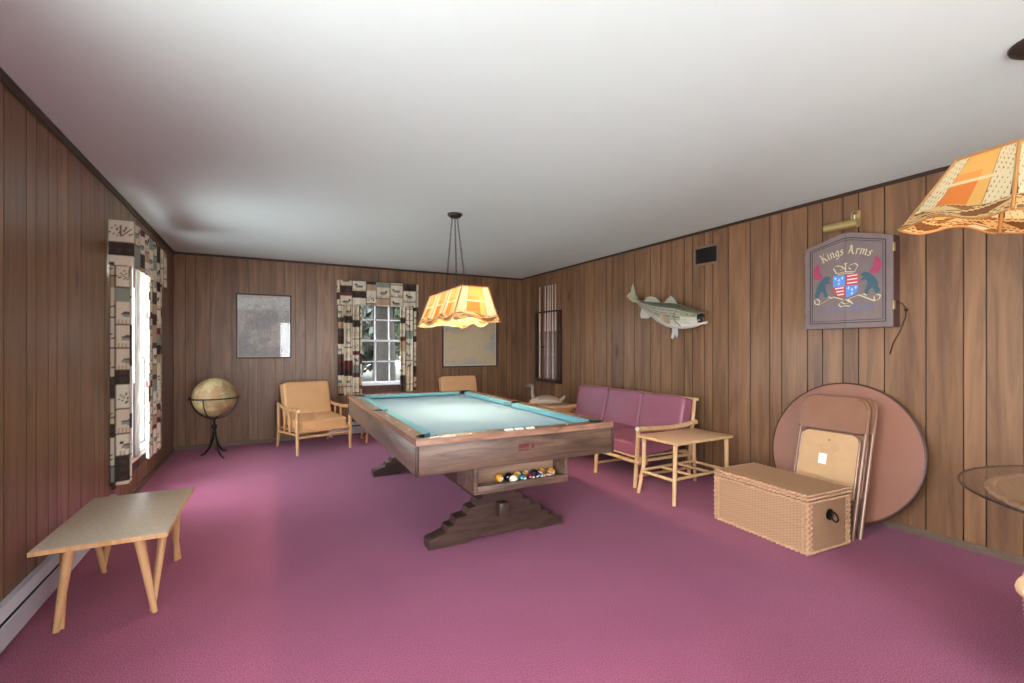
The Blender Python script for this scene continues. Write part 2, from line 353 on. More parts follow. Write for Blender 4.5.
# ------------------------------------------------------------------ room shell
random.seed(7)
def plank_wall(name, axis, at, inward, u0, u1, grooves, hole=None):
    """axis 'x': wall in a plane y=at running along x; axis 'y': plane x=at. grooves: sorted positions of the joints."""
    mb = MB()
    gs = [u0]+[g for g in sorted(grooves) if u0+0.02 < g < u1-0.02]+[u1]
    def P(u, z, d): return (u, at-inward*d, z) if axis == 'x' else (at-inward*d, u, z)
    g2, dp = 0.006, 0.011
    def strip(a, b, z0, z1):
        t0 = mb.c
        for prof, cc in (([(a, dp), (a+g2, dp)], (-2.2,)*3), ([(a+g2, dp), (a+g2+0.0005, 0)], (-1.5,)*3), ([(a+g2+0.0005, 0), (b-0.0005, 0)], t0), ([(b-0.0005, 0), (b, dp)], (-1.5,)*3)):  # joint faces stained dark, with the gap's shade put into the colour
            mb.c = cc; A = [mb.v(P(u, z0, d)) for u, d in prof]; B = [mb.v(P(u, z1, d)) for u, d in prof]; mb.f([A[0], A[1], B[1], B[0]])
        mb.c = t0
    for a, b in zip(gs, gs[1:]):
        t = random.random(); mb.c = (t, t, t)
        if hole and b > hole[0] and a < hole[1]:
            if a < hole[0]: strip(a, hole[0], 0, H)
            if b > hole[1]: strip(hole[1], b, 0, H)
            ca, cb = max(a, hole[0]), min(b, hole[1])
            if hole[2] > 0.03: strip(ca, cb, 0, hole[2])
            strip(ca, cb, hole[3], H)
        else: strip(a, b, 0, H)
    # the body of the wall behind the boards
    mb.c = (0.2, 0.2, 0.2)
    def slab(a, b, z0, z1):
        if b-a < 1e-3 or z1-z0 < 1e-3: return
        p, q = P(a, z0, dp+0.001), P(b, z1, 0.13)
        mb.bx(min(p[0], q[0]), max(p[0], q[0]), min(p[1], q[1]), max(p[1], q[1]), z0, z1)
    if hole:
        slab(u0-0.13, hole[0], -0.05, H+0.05); slab(hole[1], u1+0.13, -0.05, H+0.05)
        slab(hole[0], hole[1], -0.05, hole[2]); slab(hole[0], hole[1], hole[3], H+0.05)
    else: slab(u0-0.13, u1+0.13, -0.05, H+0.05)
    return struct(mb.build(name, 'panelling', smooth=False))
def fill(gs, a, b):
    gs = list(gs); u = min(gs)
    while u > a+0.1: u -= random.choice([0.10, 0.13, 0.16, 0.2, 0.24]); gs.append(u)
    u = max(gs)
    while u < b-0.1: u += random.choice([0.10, 0.13, 0.16, 0.2, 0.24]); gs.append(u)
    return gs
GR = [1.158, 1.264, 1.453, 1.689, 1.853, 1.959, 2.106, 2.222, 2.437, 2.544, 2.729, 2.957, 3.131, 3.231, 3.379, 3.484, 3.654, 3.813, 3.973, 4.233, 4.418, 4.643, 4.748, 5.009, 5.208]
GB = [-0.87, -0.767, -0.609, -0.374, -0.19, -0.08, 0.125, 0.233, 0.368, 0.493, 0.633, 0.869]
GL = [2.796, 3.01, 3.118, 3.262, 3.381, 3.541, 3.754, 4.001]
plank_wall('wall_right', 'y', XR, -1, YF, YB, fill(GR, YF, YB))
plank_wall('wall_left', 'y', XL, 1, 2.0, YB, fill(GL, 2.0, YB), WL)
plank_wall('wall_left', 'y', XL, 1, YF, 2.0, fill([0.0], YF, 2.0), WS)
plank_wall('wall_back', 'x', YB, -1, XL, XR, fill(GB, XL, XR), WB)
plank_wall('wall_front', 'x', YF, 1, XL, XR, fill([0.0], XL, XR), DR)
m = MB(); m.bx(XL-0.12, XR+0.12, YF-0.12, YB+0.12, -0.06, 0.0); struct(m.build('floor', 'carpet', smooth=False))
m = MB(); m.bx(XL-0.12, XR+0.12, YF-0.12, YB+0.12, H, H+0.08); struct(m.build('ceiling', 'ceiling_paint', smooth=False))
def crown(name, pts, k=1.0):
    m = MB(); prof = [(0, 0), (0.018, 0), (0.022, -0.012), (0.016, -0.02), (0.016, -0.034), (0.008, -0.042), (0, -0.042)]; prof = [(a*k, b*k) for a, b in prof]
    (x0, y0), (x1, y1), (nx, ny) = pts
    m.prism(prof, lambda u, v, w: (x0+(x1-x0)*w+nx*u, y0+(y1-y0)*w+ny*u, H+v), 1.0)
    return struct(m.build(name, 'dark_trim', smooth=False))
crown('trim_1', [(XL, YF), (XL, YB), (1, 0)]); crown('trim_2', [(XR, YF), (XR, YB), (-1, 0)], 0.6)
crown('trim_3', [(XL, YB), (XR, YB), (0, -1)], 0.65); crown('trim_4', [(XL, YF), (XR, YF), (0, 1)])
def skirting(name, x0, y0, x1, y1, nx, ny):
    m = MB(); prof = [(0, 0), (0.014, 0), (0.014, 0.040), (0.010, 0.047), (0, 0.047)]
    m.prism(prof, lambda u, v, w: (x0+(x1-x0)*w+nx*u, y0+(y1-y0)*w+ny*u, v), 1.0)
    return struct(m.build(name, 'base_strip', smooth=False))
skirting('baseboard_right', XR, YF, XR, YB, -1, 0); skirting('baseboard_left', XL, 4.40, XL, YB, 1, 0)
skirting('baseboard_back', XL+0.014, YB, 0.78, YB, 0, -1)
skirting('baseboard_back', 2.2, YB, XR-0.014, YB, 0, -1)

# windows: children in a local frame (u across, w outward, z up)
def window(name, fn, u0, u1, z0, z1, cols, rows, sashmat='window_white'):
    root = empty(name, fn((u0+u1)/2, 0, z0)); struct(root); base = Vector(root.location)
    def bar(mb, a, b, c, d, w0, w1):
        p, q = Vector(fn(a, w0, c))-base, Vector(fn(b, w1, d))-base
        mb.bx(min(p.x, q.x), max(p.x, q.x), min(p.y, q.y), max(p.y, q.y), min(p.z, q.z), max(p.z, q.z), 0.003, 1)
    m = MB(); t = 0.025
    bar(m, u0, u0+t, z0, z1, 0.0, 0.13); bar(m, u1-t, u1, z0, z1, 0.0, 0.13); bar(m, u0+t, u1-t, z1-t, z1, 0.0, 0.13); bar(m, u0+t, u1-t, z0, z0+t, 0.0, 0.13)
    m.build('window_frame', 'window_white', root)
    m = MB(); bar(m, u0-0.07, u0, z0-0.02, z1+0.06, -0.018, 0); bar(m, u1, u1+0.07, z0-0.02, z1+0.06, -0.018, 0); bar(m, u0, u1, z1, z1+0.06, -0.018, 0)
    m.build('casing', 'sill_wood', root)
    m = MB(); bar(m, u0-0.09, u1+0.09, z0-0.02, z0+0.004, -0.045, 0.0); bar(m, u0-0.07, u1+0.07, z0-0.10, z0-0.02, -0.018, 0.0)
    m.build('window_sill', 'sill_wood', root)
    zm = (z0+z1)/2; s = 0.03
    for (a, b, w) in ((z0+t, zm+0.015, 0.05), (zm-0.015, z1-t, 0.085)):
        m = MB(); x0, x1 = u0+t, u1-t
        bar(m, x0, x0+s, a, b, w, w+0.03); bar(m, x1-s, x1, a, b, w, w+0.03)
        bar(m, x0+s, x1-s, a, a+s, w, w+0.03); bar(m, x0+s, x1-s, b-s, b, w, w+0.03)
        for k in range(1, cols):
            c = x0+s+(x1-x0-2*s)*k/cols; bar(m, c-0.009, c+0.009, a+s, b-s, w+0.006, w+0.026)
        for k in range(1, rows):
            c = a+s+(b-a-2*s)*k/rows; bar(m, x0+s, x1-s, c-0.009, c+0.009, w+0.006, w+0.026)
        so = m.build('sash', sashmat, root)
        m = MB(); bar(m, x0+s-0.004, x1-s+0.004, a+s-0.004, b-s+0.004, w+0.012, w+0.016); m.build('pane', 'window_glass', so)
    return root
window('window_1', lambda u, w, z: (u, YB+w, z), WB[0], WB[1], WB[2], WB[3], 3, 2)
window('window_2', lambda u, w, z: (XL-w, u, z), WL[0], 5.04, WL[2], WL[3], 1, 1, 'window_grey')
m = MB(); m.bx(XL-0.13, XL+0.020, 5.041, 5.199, WL[2], WL[3]+0.05, 0.004); struct(m.build('trim_5', 'window_grey'))
window('window_3', lambda u, w, z: (XL-w, u, z), 5.20, WL[1], WL[2], WL[3], 1, 1, 'window_grey')
window('added_window_4', lambda u, w, z: (XL-w, u, z), WS[0], (WS[0]+WS[1])/2-0.001, WS[2], WS[3], 1, 1)  # this pair is added out of view so light reaches the right wall
window('added_window_5', lambda u, w, z: (XL-w, u, z), (WS[0]+WS[1])/2+0.001, WS[1], WS[2], WS[3], 1, 1)
# unseen glass door added behind the camera as a light opening
d = struct(empty('added_door_1', ((DR[0]+DR[1])/2, YF, 0)))
m = MB(); hw = (DR[1]-DR[0])/2
for a, b in ((-hw, -hw+0.06), (-0.04, 0.04), (hw-0.06, hw)): m.bx(a, b, -0.12, -0.04, 0.02, 2.10, 0.004, 1)
m.bx(-hw, hw, -0.12, -0.04, 2.04, 2.10); m.bx(-hw, hw, -0.12, -0.04, 0.02, 0.10); m.build('door_frame', 'window_white', d)
m = MB(); m.bx(-hw+0.05, -0.03, -0.085, -0.08, 0.09, 2.05); m.build('pane', 'window_glass', d)
m = MB(); m.bx(0.03, hw-0.05, -0.085, -0.08, 0.09, 2.05); m.build('pane', 'window_glass', d)
m = MB(); m.tube([(0.06, -0.04, 0.95), (0.06, 0.0, 0.97), (0.06, 0.0, 1.15), (0.06, -0.04, 1.17)], 0.01, 8); m.build('door_handle', 'black_metal', d)
# outdoors
m = MB(); m.bx(-30, 34, -30, 40, -0.45, -0.35); struct(m.build('ground', 'grass', smooth=False))
def tree(loc, h, r, crown_z, crown_r, mat, label, seed, n=4200):
    rng = random.Random(seed); root = empty('tree', loc)
    tag(root, label, 'tree', None)
    m = MB(); pts = [(0, 0, -0.1), (0.03, 0, h*0.25), (-0.05, 0.03, h*0.6), (0.02, 0, h)]
    m.tube(pts, [r*1.25, r, r*0.85, r*0.4], 14)
    for k in range(7):
        a = rng.random()*2*PI; z = h*(0.5+0.07*k); L_ = crown_r*0.7
        m.tube([(0, 0, z), (math.cos(a)*L_*0.5, math.sin(a)*L_*0.5, z+0.3), (math.cos(a)*L_, math.sin(a)*L_, z+0.8)], [r*0.35, r*0.22, r*0.06], 7)
    m.build('trunk', 'bark', root)
    m = MB()
    for k in range(n):
        u = Vector((rng.gauss(0, 1), rng.gauss(0, 1), rng.gauss(0, 1))).normalized()*(rng.random()**0.45)
        c = Vector((u.x*crown_r, u.y*crown_r, crown_z+u.z*crown_r*0.8)); q = 0.12+rng.random()*0.16
        a = Vector((rng.gauss(0, 1), rng.gauss(0, 1), rng.gauss(0, 1))).normalized(); b = a.orthogonal().normalized(); e = a.cross(b)
        m.f([m.v(c+b*q), m.v(c+e*q*0.6), m.v(c-b*q), m.v(c-e*q*0.6)])
    m.build('foliage', mat, root, smooth=False)
tree((2.42, 10.9, -0.35), 6.0, 0.24, 4.2, 2.0, 'leaf_green', 'thick dark tree trunk standing straight outside the back window', 1)
tree((-0.2, 16.5, -0.35), 5.0, 0.16, 2.6, 2.4, 'leaf_pale', 'pale leafy tree left of the trunk in the left window panes', 2, 6500)
tree((6.6, 17.5, -0.35), 5.0, 0.18, 2.7, 2.5, 'leaf_green', 'green leafy tree right of the trunk in the right window panes', 3, 6500)
tree((4.0, 24.5, -0.35), 6.0, 0.2, 3.2, 3.6, 'leaf_pale', 'distant broad tree behind the trunk outside the back window', 4, 9000)

# ------------------------------------------------------------------ pool table
PT = empty('pool_table', (1.412, 3.738, 0), -0.0183)
tag(PT, 'long brown pool table with teal cloth and stepped trestle feet', 'pool table')
def build_pool_table():
    w, l, zt = 0.668, 1.292, 0.77                 # half sizes and top of the rails
    rw, rs, za = 0.095, 0.082, 0.57                          # wooden rail width, bottom of the apron
    pc, pr_ = 0.088, 0.062; sp, sr = 0.056, 0.052  # pockets: corner inset and radius, side inset and radius
    def arc(cx, cy, r, a0, a1, n=10): return [(cx+r*math.cos(math.radians(a0+(a1-a0)*k/n)), cy+r*math.sin(math.radians(a0+(a1-a0)*k/n))) for k in range(n+1)]
    # short rails: near one is y negative
    for sgn in (-1, 1):
        th = math.degrees(math.asin((rw-pc)/pr_))
        left = arc(-w+pc, -l+pc, pr_, 225, 360+th); right = [(-x, y) for x, y in left[::-1]]
        poly = [(-w, -l), *left, *right, (w, -l)]
        m = MB(); m.prism([(x, y*-sgn) for x, y in poly], lambda u, v, q: (u, v, zt-0.035+q), 0.035)
        m.build('rail', 'rail_wood', PT, angle=20)
    ty = math.degrees(math.asin((rs-pc)/pr_)); ts = math.degrees(math.acos((rs-sp)/sr))
    for sx in (-1, 1):
        for sy in (-1, 1):
            c = arc(-w+pc, -l+pc, pr_, 225, 90-ty)       # clockwise towards the long side
            s_ = arc(-w+sp, 0, sr, -ts, -180, 8)
            poly = [(-w, -l), *c, *s_, (-w, 0)]
            m = MB(); m.prism([(x*-sx, y*-sy) for x, y in poly], lambda u, v, q: (u, v, zt-0.035+q), 0.035)
            m.build('rail', 'rail_wood_side', PT, angle=20)
    # cushions
    cw = 0.045
    def cushion(poly):
        m = MB(); m.prism(poly, lambda u, v, q: (u, v, zt-0.03+q), 0.028); m.build('cushion', 'cushion_teal', PT, smooth=False)
    for s in (-1, 1):
        cushion([(-w+pc+0.065, s*(l-rw)), (w-pc-0.065, s*(l-rw)), (w-pc-0.105, s*(l-rw-cw)), (-w+pc+0.105, s*(l-rw-cw))])
        for t in (-1, 1):
            cushion([(s*(w-rs), t*(l-pc-0.062)), (s*(w-rs), t*0.060), (s*(w-rw-cw), t*0.080), (s*(w-rw-cw), t*(l-pc-0.115))])
    m = MB(); m.bx(-w+0.03, w-0.03, -l+0.03, l-0.03, zt-0.075, zt-0.040); m.build('playing_bed', 'cloth_teal', PT, smooth=False)
    for (x, y, r) in [(sx*(w-pc), sy*(l-pc), pr_) for sx in (-1, 1) for sy in (-1, 1)]+[(sx*(w-sp), 0, sr) for sx in (-1, 1)]:
        m = MB(); m.lathe([(r*0.6, zt-0.0385), (r+0.001, zt-0.0385), (r+0.001, zt-0.0005), (r-0.007, zt+0.0015), (r-0.008, zt-0.02), (r*0.9, zt-0.036), (r*0.6, zt-0.037)], 24, (x, y, 0), False, False)
        m.lathe([(0.001, zt-0.0375), (r*0.62, zt-0.0375)], 24, (x, y, 0), True, False)
        # leave the liner only on the rail side
        bad = [f for f in m.bm.faces if f.calc_center_median().z > zt-0.034 and (abs(f.calc_center_median().x) < w-rs-0.002 and abs(f.calc_center_median().y) < l-rw-0.002)]
        bmesh.ops.delete(m.bm, geom=bad, context='FACES')
        m.build('pocket', 'black_plastic', PT)
    # apron
    for s in (-1, 1):
        m = MB(); m.box((0, s*(l-0.015), (za+zt-0.036)/2), (2*w-0.008, 0.03, zt-0.036-za), 0.003); m.build('end_apron', 'walnut', PT)
        m = MB(); m.box((s*(w-0.015), 0, (za+zt-0.036)/2), (0.03, 2*l-0.008, zt-0.036-za), 0.003); m.build('side_apron', 'walnut_side', PT)
    for sx in (-1, 1):
        for sy in (-1, 1):
            m = MB(); m.box((sx*(w-0.006), sy*(l-0.006), (za+zt-0.036)/2), (0.022, 0.022, zt-0.036-za), 0.006); m.build('corner_trim', 'dark_trim', PT)
    m = MB(); m.bx(-w+0.03, w-0.03, -l+0.03, l-0.03, za+0.01, za+0.04); m.build('underside', 'trestle_wood', PT, smooth=False)
    # maker's mark on the near apron and the white counters let into the near rail
    m = MB(); m.bx(-0.045, 0.025, -l-0.0015, -l+0.001, 0.648, 0.658); m.bx(-0.045, 0.025, -l-0.0015, -l+0.001, 0.663, 0.690)
    st = [((0.052+(0.019 if k % 2 == 0 else 0.010)*math.sin(k*PI/5)), 0.670+(0.019 if k % 2 == 0 else 0.010)*math.cos(k*PI/5)) for k in range(10)]
    m.prism(st, lambda u, v, q: (u, -l-0.0015+q, v), 0.0025); m.build('emblem', 'red_mark', PT, smooth=False)
    for x0 in (-0.105, -0.035, 0.042):
        m = MB(); m.bx(x0-0.009, x0+0.047, -l+0.037, -l+0.063, zt-0.001, zt+0.0012)
        for k in range(3): m.box((x0+k*0.019, -l+0.05, zt+0.003), (0.013, 0.024, 0.006), 0.001)
        m.build('score_counter', 'white_inlay', PT)
    # dots on the rails
    for s in (-1, 1):
        for p in [(s*(w-0.048), -l+2*l*k/8) for k in (1, 2, 3, 5, 6, 7)]+[(-w+2*w*k/4, s*(l-0.048)) for k in (1, 3)]:
            m = MB(); m.lathe([(0.005, zt), (0.005, zt+0.0008)], 10, (*p, 0)); m.build('sight', 'white_inlay', PT)
    # trestle feet
    half = [(0.49, 0.0), (0.492, 0.052), (0.468, 0.066), (0.372, 0.088), (0.368, 0.128), (0.318, 0.126), (0.312, 0.170), (0.232, 0.176), (0.226, 0.222), (0.168, 0.226), (0.162, 0.272), (0.118, 0.28), (0.112, za)]
    prof = [(-x, z) for x, z in half]+[(x, z) for x, z in half[::-1]]+[(0.24, 0.0), (0.22, 0.028), (-0.22, 0.028), (-0.24, 0.0)]
    for y in (-0.885, 0.95):
        m = MB(); m.prism(prof, lambda u, v, q: (u, y-0.055+q, v), 0.11); bmesh.ops.bevel(m.bm, geom=[e for e in m.bm.edges if abs((e.verts[0].co-e.verts[1].co).y) < 1e-4], offset=0.004, segments=1, affect='EDGES')
        ft = m.build('trestle', 'trestle_wood', PT, smooth=False)
        s = -1 if y < 0 else 1
        m = MB(); m.bx(-0.035, 0.035, y+s*0.055-0.001*s if s > 0 else y-0.125, (y+0.125) if s > 0 else y-0.054, 0.155, 0.245, 0.006); m.build('tenon', 'trestle_wood', ft)
        m = MB(); m.cyl((0.0, y+s*0.05, 0.33), (0.0, y+s*0.085, 0.33), 0.02, n=14); m.build('bolt', 'black_metal', ft)
    m = MB(); m.bx(-0.03, 0.03, -0.83, 0.895, 0.15, 0.26, 0.004); m.build('stretcher', 'trestle_wood', PT)
    # ball return under the near end
    x0, x1, y0, y1, z0 = -0.295, 0.365, -1.205, -0.905, 0.392
    B = empty('ball_return', (0, 0, 0)); B.parent = PT
    m = MB(); m.bx(x0, x0+0.022, y0, y1, z0, za, 0.002); m.bx(x1-0.022, x1, y0, y1, z0, za, 0.002); m.bx(x0+0.022, x1-0.022, y0, y0+0.018, z0, z0+0.048, 0.002); m.build('box_side', 'walnut', B)
    m = MB(); m.bx(x0+0.022, x1-0.022, y0+0.018, y1, z0, z0+0.018); m.bx(x0+0.022, x1-0.022, y0+0.15, y0+0.165, z0+0.018, za-0.004); m.build('tray', 'box_inner', B, smooth=False)
build_pool_table()
# billiard balls in the return
def ball_in(x, y, z, colr, stripe, dot, label):
    R = 0.0275
    def cf(p):
        q = (p-Vector((0, 0, 0)))/R
        if dot and q.y < -0.85: return (0.85, 0.8, 0.68)
        if dot and q.y < -0.83: return (0.02, 0.02, 0.02)
        if stripe and abs(q.z*0.8+q.x*0.6) > 0.55: return hx('#efe0bf')
        return hx(colr)
    m = MB(); m.sphere((0, 0, 0), R, 28, colfn=cf); o = m.build('billiard_ball', 'ball_gloss', None, angle=180)
    M = Matrix.Translation(PT.location) @ Matrix.Rotation(PT.rotation_euler.z, 4, 'Z'); o.location = M @ Vector((x+0.045, y, z)); o.rotation_euler = (0.25, 0, 0.35)
    tag(o, label, 'ball', 'billiard balls in the ball return')
BZ = 0.41+0.0277
for a in [(-0.120, -1.085, BZ, '#d79a2c', False, True, 'mustard yellow ball at the left end of the row in the ball return'),
          (-0.052, -1.150, BZ, '#f3e4c0', False, True, 'cream white ball in front, second from the left in the ball return'),
          (-0.055, -1.085, BZ, '#1c1b22', False, False, 'black ball just behind the cream white ball in the tray'),
          (0.008, -1.085, BZ, '#e0b04a', True, True, 'yellow and cream striped ball behind the teal green ball'),
          (0.012, -1.150, BZ, '#24636a', False, True, 'teal green ball in front, right of the cream white ball'),
          (0.070, -1.085, BZ, '#d98b3a', True, False, 'orange striped ball behind the dark maroon ball'),
          (0.074, -1.150, BZ, '#5c1b2c', False, True, 'dark maroon ball in the front row of the ball return'),
          (0.132, -1.085, BZ, '#20222c', False, True, 'near black ball in the back row beside the orange striped ball'),
          (0.136, -1.150, BZ, '#1f2a55', True, True, 'navy striped ball in front, right of the dark maroon ball'),
          (0.194, -1.085, BZ, '#c98f3e', False, False, 'ochre ball in the back row, second from the right end'),
          (0.197, -1.150, BZ, '#7b3a2a', True, True, 'brown and cream striped ball in front, rightmost of the front row'),
          (0.256, -1.100, BZ, '#e0962f', False, True, 'orange yellow ball at the right end of the row in the ball return')]: ball_in(*a)

# ------------------------------------------------------------------ coffee table on the left
def build_bench():
    T = empty('coffee_table', (-0.637, 3.098, 0), -0.02)
    tag(T, 'low coffee table with speckled beige top and paired tapered wooden legs', 'table')
    m = MB(); m.bx(-0.238, 0.238, -0.395, 0.395, 0.381, 0.402, 0.003); m.build('tabletop', 'laminate_speckle', T)
    m = MB()
    for a in ((-0.243, 0.243, -0.400, -0.394), (-0.243, 0.243, 0.394, 0.400), (-0.243, -0.237, -0.394, 0.394), (0.237, 0.243, -0.394, 0.394)): m.bx(*a, 0.379, 0.4005, 0.002, 1)
    m.build('edge_band', 'light_wood', T)
    for sx in (-1, 1):
        for sy in (-1, 1):
            fx, fy = sx*0.178, sy*0.312
            m = MB(); m.cyl((fx, fy, 0), (fx-sx*0.055, fy+sy*0.03, 0.381), 0.0125, 0.022, 14); m.cyl((fx-sx*0.012, fy-sy*0.016, 0), (fx+sx*0.012, fy-sy*0.15, 0.381), 0.0115, 0.02, 14)
            m.build('leg', 'light_wood', T)
build_bench()

# ------------------------------------------------------------------ baseboard heaters
def heater(loc, rz, L_, label):
    T = empty('baseboard_heater', loc, rz); tag(T, label, 'heater')
    m = MB(); h = L_/2      # local: wall at y=0, room towards -y
    m.prism([(-0.002, 0.028), (-0.045, 0.028), (-0.047, 0.125), (-0.043, 0.128), (-0.038, 0.03), (-0.002, 0.03)], lambda u, v, q: (-h+q, u, v), L_); m.build('front_panel', 'heater_metal', T, smooth=False)
    m = MB(); m.prism([(-0.002, 0.19), (-0.03, 0.19), (-0.049, 0.150), (-0.046, 0.149), (-0.028, 0.186), (-0.002, 0.187)], lambda u, v, q: (-h+q, u, v), L_); m.build('hood', 'heater_metal', T, smooth=False)
    m = MB(); m.bx(-h+0.01, h-0.01, -0.028, -0.004, 0.04, 0.175); m.build('fins', 'heater_dark', T, smooth=False)
    for s in (-1, 1):
        m = MB(); m.prism([(-0.001, 0.0), (-0.05, 0.0), (-0.052, 0.15), (-0.032, 0.194), (-0.001, 0.194)], lambda u, v, q: (s*h-0.03*(s > 0)+q, u, v), 0.03); m.build('end_cap', 'heater_metal', T, smooth=False)
heater((XL, 2.05, 0), PI/2, 4.66, 'long pale grey baseboard heater along the left wall beside the coffee table')
heater((1.5, YB, 0), 0, 1.38, 'pale grey baseboard heater under the back window behind the pool table')

# ------------------------------------------------------------------ lounge chairs
def build_lounge():
    T = empty('lounge_chair', (0.55, 6.395, 0), 0.27)
    hw, fy, by = 0.318, -0.36, 0.35
    for s in (-1, 1):
        m = MB(); m.tube([(s*hw, fy, 0), (s*hw, fy+0.005, 0.25), (s*hw, fy+0.01, 0.50)], [0.016, 0.021, 0.019], 12); m.build('leg', 'light_wood', T)
        m = MB(); m.tube([(s*hw, by, 0), (s*hw, by-0.05, 0.25), (s*hw, by-0.03, 0.53)], [0.016, 0.021, 0.018], 12); m.build('leg', 'light_wood', T)
        m = MB(); pts = [(s*hw, fy-0.03, 0.520), (s*hw, fy+0.06, 0.523), (s*(hw+0.008), -0.1, 0.505), (s*hw, 0.15, 0.515), (s*hw, by+0.0, 0.548)]
        m.tube(pts, [0.022, 0.024, 0.021, 0.019, 0.015], 12)
        ar = m.build('armrest', 'light_wood', T)
        m = MB(); m.cyl((s*hw, fy-0.036, 0.520), (s*hw, fy-0.029, 0.520), 0.019, n=12); m.build('armrest_end', 'bamboo_end', ar)
        m = MB(); m.cyl((s*hw, fy, 0.235), (s*hw, by-0.045, 0.20), 0.014, n=10); m.cyl((s*(hw-0.005), -0.08, 0.22), (s*(hw), -0.08, 0.5), 0.014, n=10); m.cyl((s*hw, 0.1, 0.21), (s*hw, 0.1, 0.5), 0.012, n=10); m.build('side_rail', 'light_wood', T)
        m = MB(); m.cyl((s*(hw-0.045), 0.20, 0.27), (s*(hw-0.045), 0.372, 0.785), 0.017, n=10); m.build('back_post', 'light_wood', T)
    for n_, y_, z_, r_ in (('front_rail', fy, 0.268, 0.017), ('front_rail', fy, 0.205, 0.015), ('rear_rail', by-0.045, 0.24, 0.016)):
        m = MB(); m.cyl((-hw, y_, z_), (hw, y_, z_), r_, n=10); m.build(n_, 'light_wood', T)
    m = MB(); m.cyl((-hw+0.03, 0.372, 0.775), (hw-0.03, 0.372, 0.775), 0.015, n=10); m.cyl((-hw+0.03, 0.30, 0.56), (hw-0.03, 0.30, 0.56), 0.012, n=10); m.build('back_rail', 'light_wood', T)
    m = MB()
    for k in range(6): m.bx(-hw, hw, -0.3+k*0.1, -0.25+k*0.1, 0.255, 0.27)
    m.build('seat_slat', 'light_wood', T, smooth=False)
    m = MB(); m.cushion((0, -0.075, 0.345), (0.575, 0.56, 0.125), rx3(0.06), p=13); m.build('seat_cushion', 'tan_vinyl', T, angle=60)
    m = MB(); m.cushion((0, 0.245, 0.588), (0.575, 0.12, 0.45), rx3(-0.3), p=16, bulge=0.0); m.build('back_cushion', 'tan_vinyl', T, angle=60)
    return T
LC = build_lounge()
tag(LC, 'tan cushioned wooden armchair between the globe and the back window', 'armchair', 'tan cushioned armchairs')
L2 = copy_tree(LC); L2.location = (2.66, 6.55, 0); L2.rotation_euler = (0, 0, -0.03)
tag(L2, 'tan cushioned armchair mostly hidden behind the pool table under the tan map', 'armchair', 'tan cushioned armchairs')

# low stool seen only by a leg behind the pool table
def build_stool():
    T = empty('footstool', (1.42, 6.50, 0)); tag(T, 'low wooden footstool, one leg showing behind the far end of the pool table', 'stool')
    for sx in (-1, 1):
        for sy in (-1, 1):
            m = MB(); m.cyl((sx*0.235, sy*0.17, 0), (sx*0.20, sy*0.14, 0.26), 0.014, 0.02, 12); m.build('leg', 'light_wood', T)
    m = MB(); m.cushion((0, 0, 0.295), (0.48, 0.36, 0.075), p=8); m.build('seat', 'tan_vinyl', T, angle=60)
build_stool()

# ------------------------------------------------------------------ sofa
def build_sofa():
    T = empty('sofa', (3.345, 4.06, 0), -PI/2)
    tag(T, 'three-seat sofa of plum vinyl cushions on a bamboo frame', 'sofa')
    hl, fy, by = 0.90, -0.38, 0.40
    xs = [-0.86, -0.29, 0.29, 0.86]
    for i, x in enumerate(xs):
        end = i in (0, 3)
        m = MB(); m.tube([(x, fy-0.01, 0), (x, fy+0.01, 0.23)]+([(x, fy+0.03, 0.505)] if end else []), [0.019, 0.019]+([0.019] if end else []), 12); m.build('leg', 'bamboo', T)
        m = MB(); m.tube([(x, by-0.10, 0), (x, by-0.09, 0.23), (x, by-0.055, 0.50), (x, by-0.02, 0.765)], 0.018, 12); m.build('leg', 'bamboo', T)
        m = MB(); m.cyl((x, fy, 0.10), (x, by-0.1, 0.10), 0.013, n=10); m.cyl((x, fy, 0.235), (x, by-0.08, 0.225), 0.015, n=10); m.build('side_rail', 'bamboo', T)
    for x in (xs[0], xs[3]):
        m = MB(); m.tube([(x, fy+0.02, 0.524), (x, fy+0.14, 0.517), (x, 0.05, 0.505), (x, 0.25, 0.517), (x, by+0.0, 0.536)], 0.024, 14); ar = m.build('armrest', 'bamboo', T)
        m = MB(); m.cyl((x, fy+0.012, 0.5243), (x, fy+0.021, 0.524), 0.021, n=14); m.build('armrest_end', 'bamboo_end', ar)
    m = MB(); m.cyl((-hl, fy+0.01, 0.225), (hl, fy+0.01, 0.225), 0.017, n=12); m.cyl((-hl, fy+0.05, 0.262), (hl, fy+0.05, 0.262), 0.017, n=12); m.cyl((-hl, by-0.1, 0.24), (hl, by-0.1, 0.24), 0.016, n=12); m.build('seat_rail', 'bamboo', T)
    m = MB(); m.cyl((-hl, by-0.022, 0.76), (hl, by-0.022, 0.76), 0.014, n=12); m.cyl((-hl, by-0.05, 0.53), (hl, by-0.05, 0.53), 0.013, n=12); m.build('back_rail', 'bamboo', T)
    m = MB()
    for k in range(14): m.bx(-0.83+k*0.125, -0.79+k*0.125, fy+0.05, by-0.1, 0.252, 0.266)
    m.build('seat_slat', 'bamboo', T, smooth=False)
    for x in (-0.575, 0.0, 0.575):
        m = MB(); m.cushion((x, -0.075, 0.34), (0.57, 0.56, 0.13), rx3(0.05), p=11); m.build('seat_cushion', 'plum_vinyl', T, angle=60)
        m = MB(); m.cushion((x, 0.262, 0.57), (0.57, 0.125, 0.42), rx3(-0.22), p=13, bulge=0.0); m.build('back_cushion', 'plum_vinyl', T, angle=60)
build_sofa()

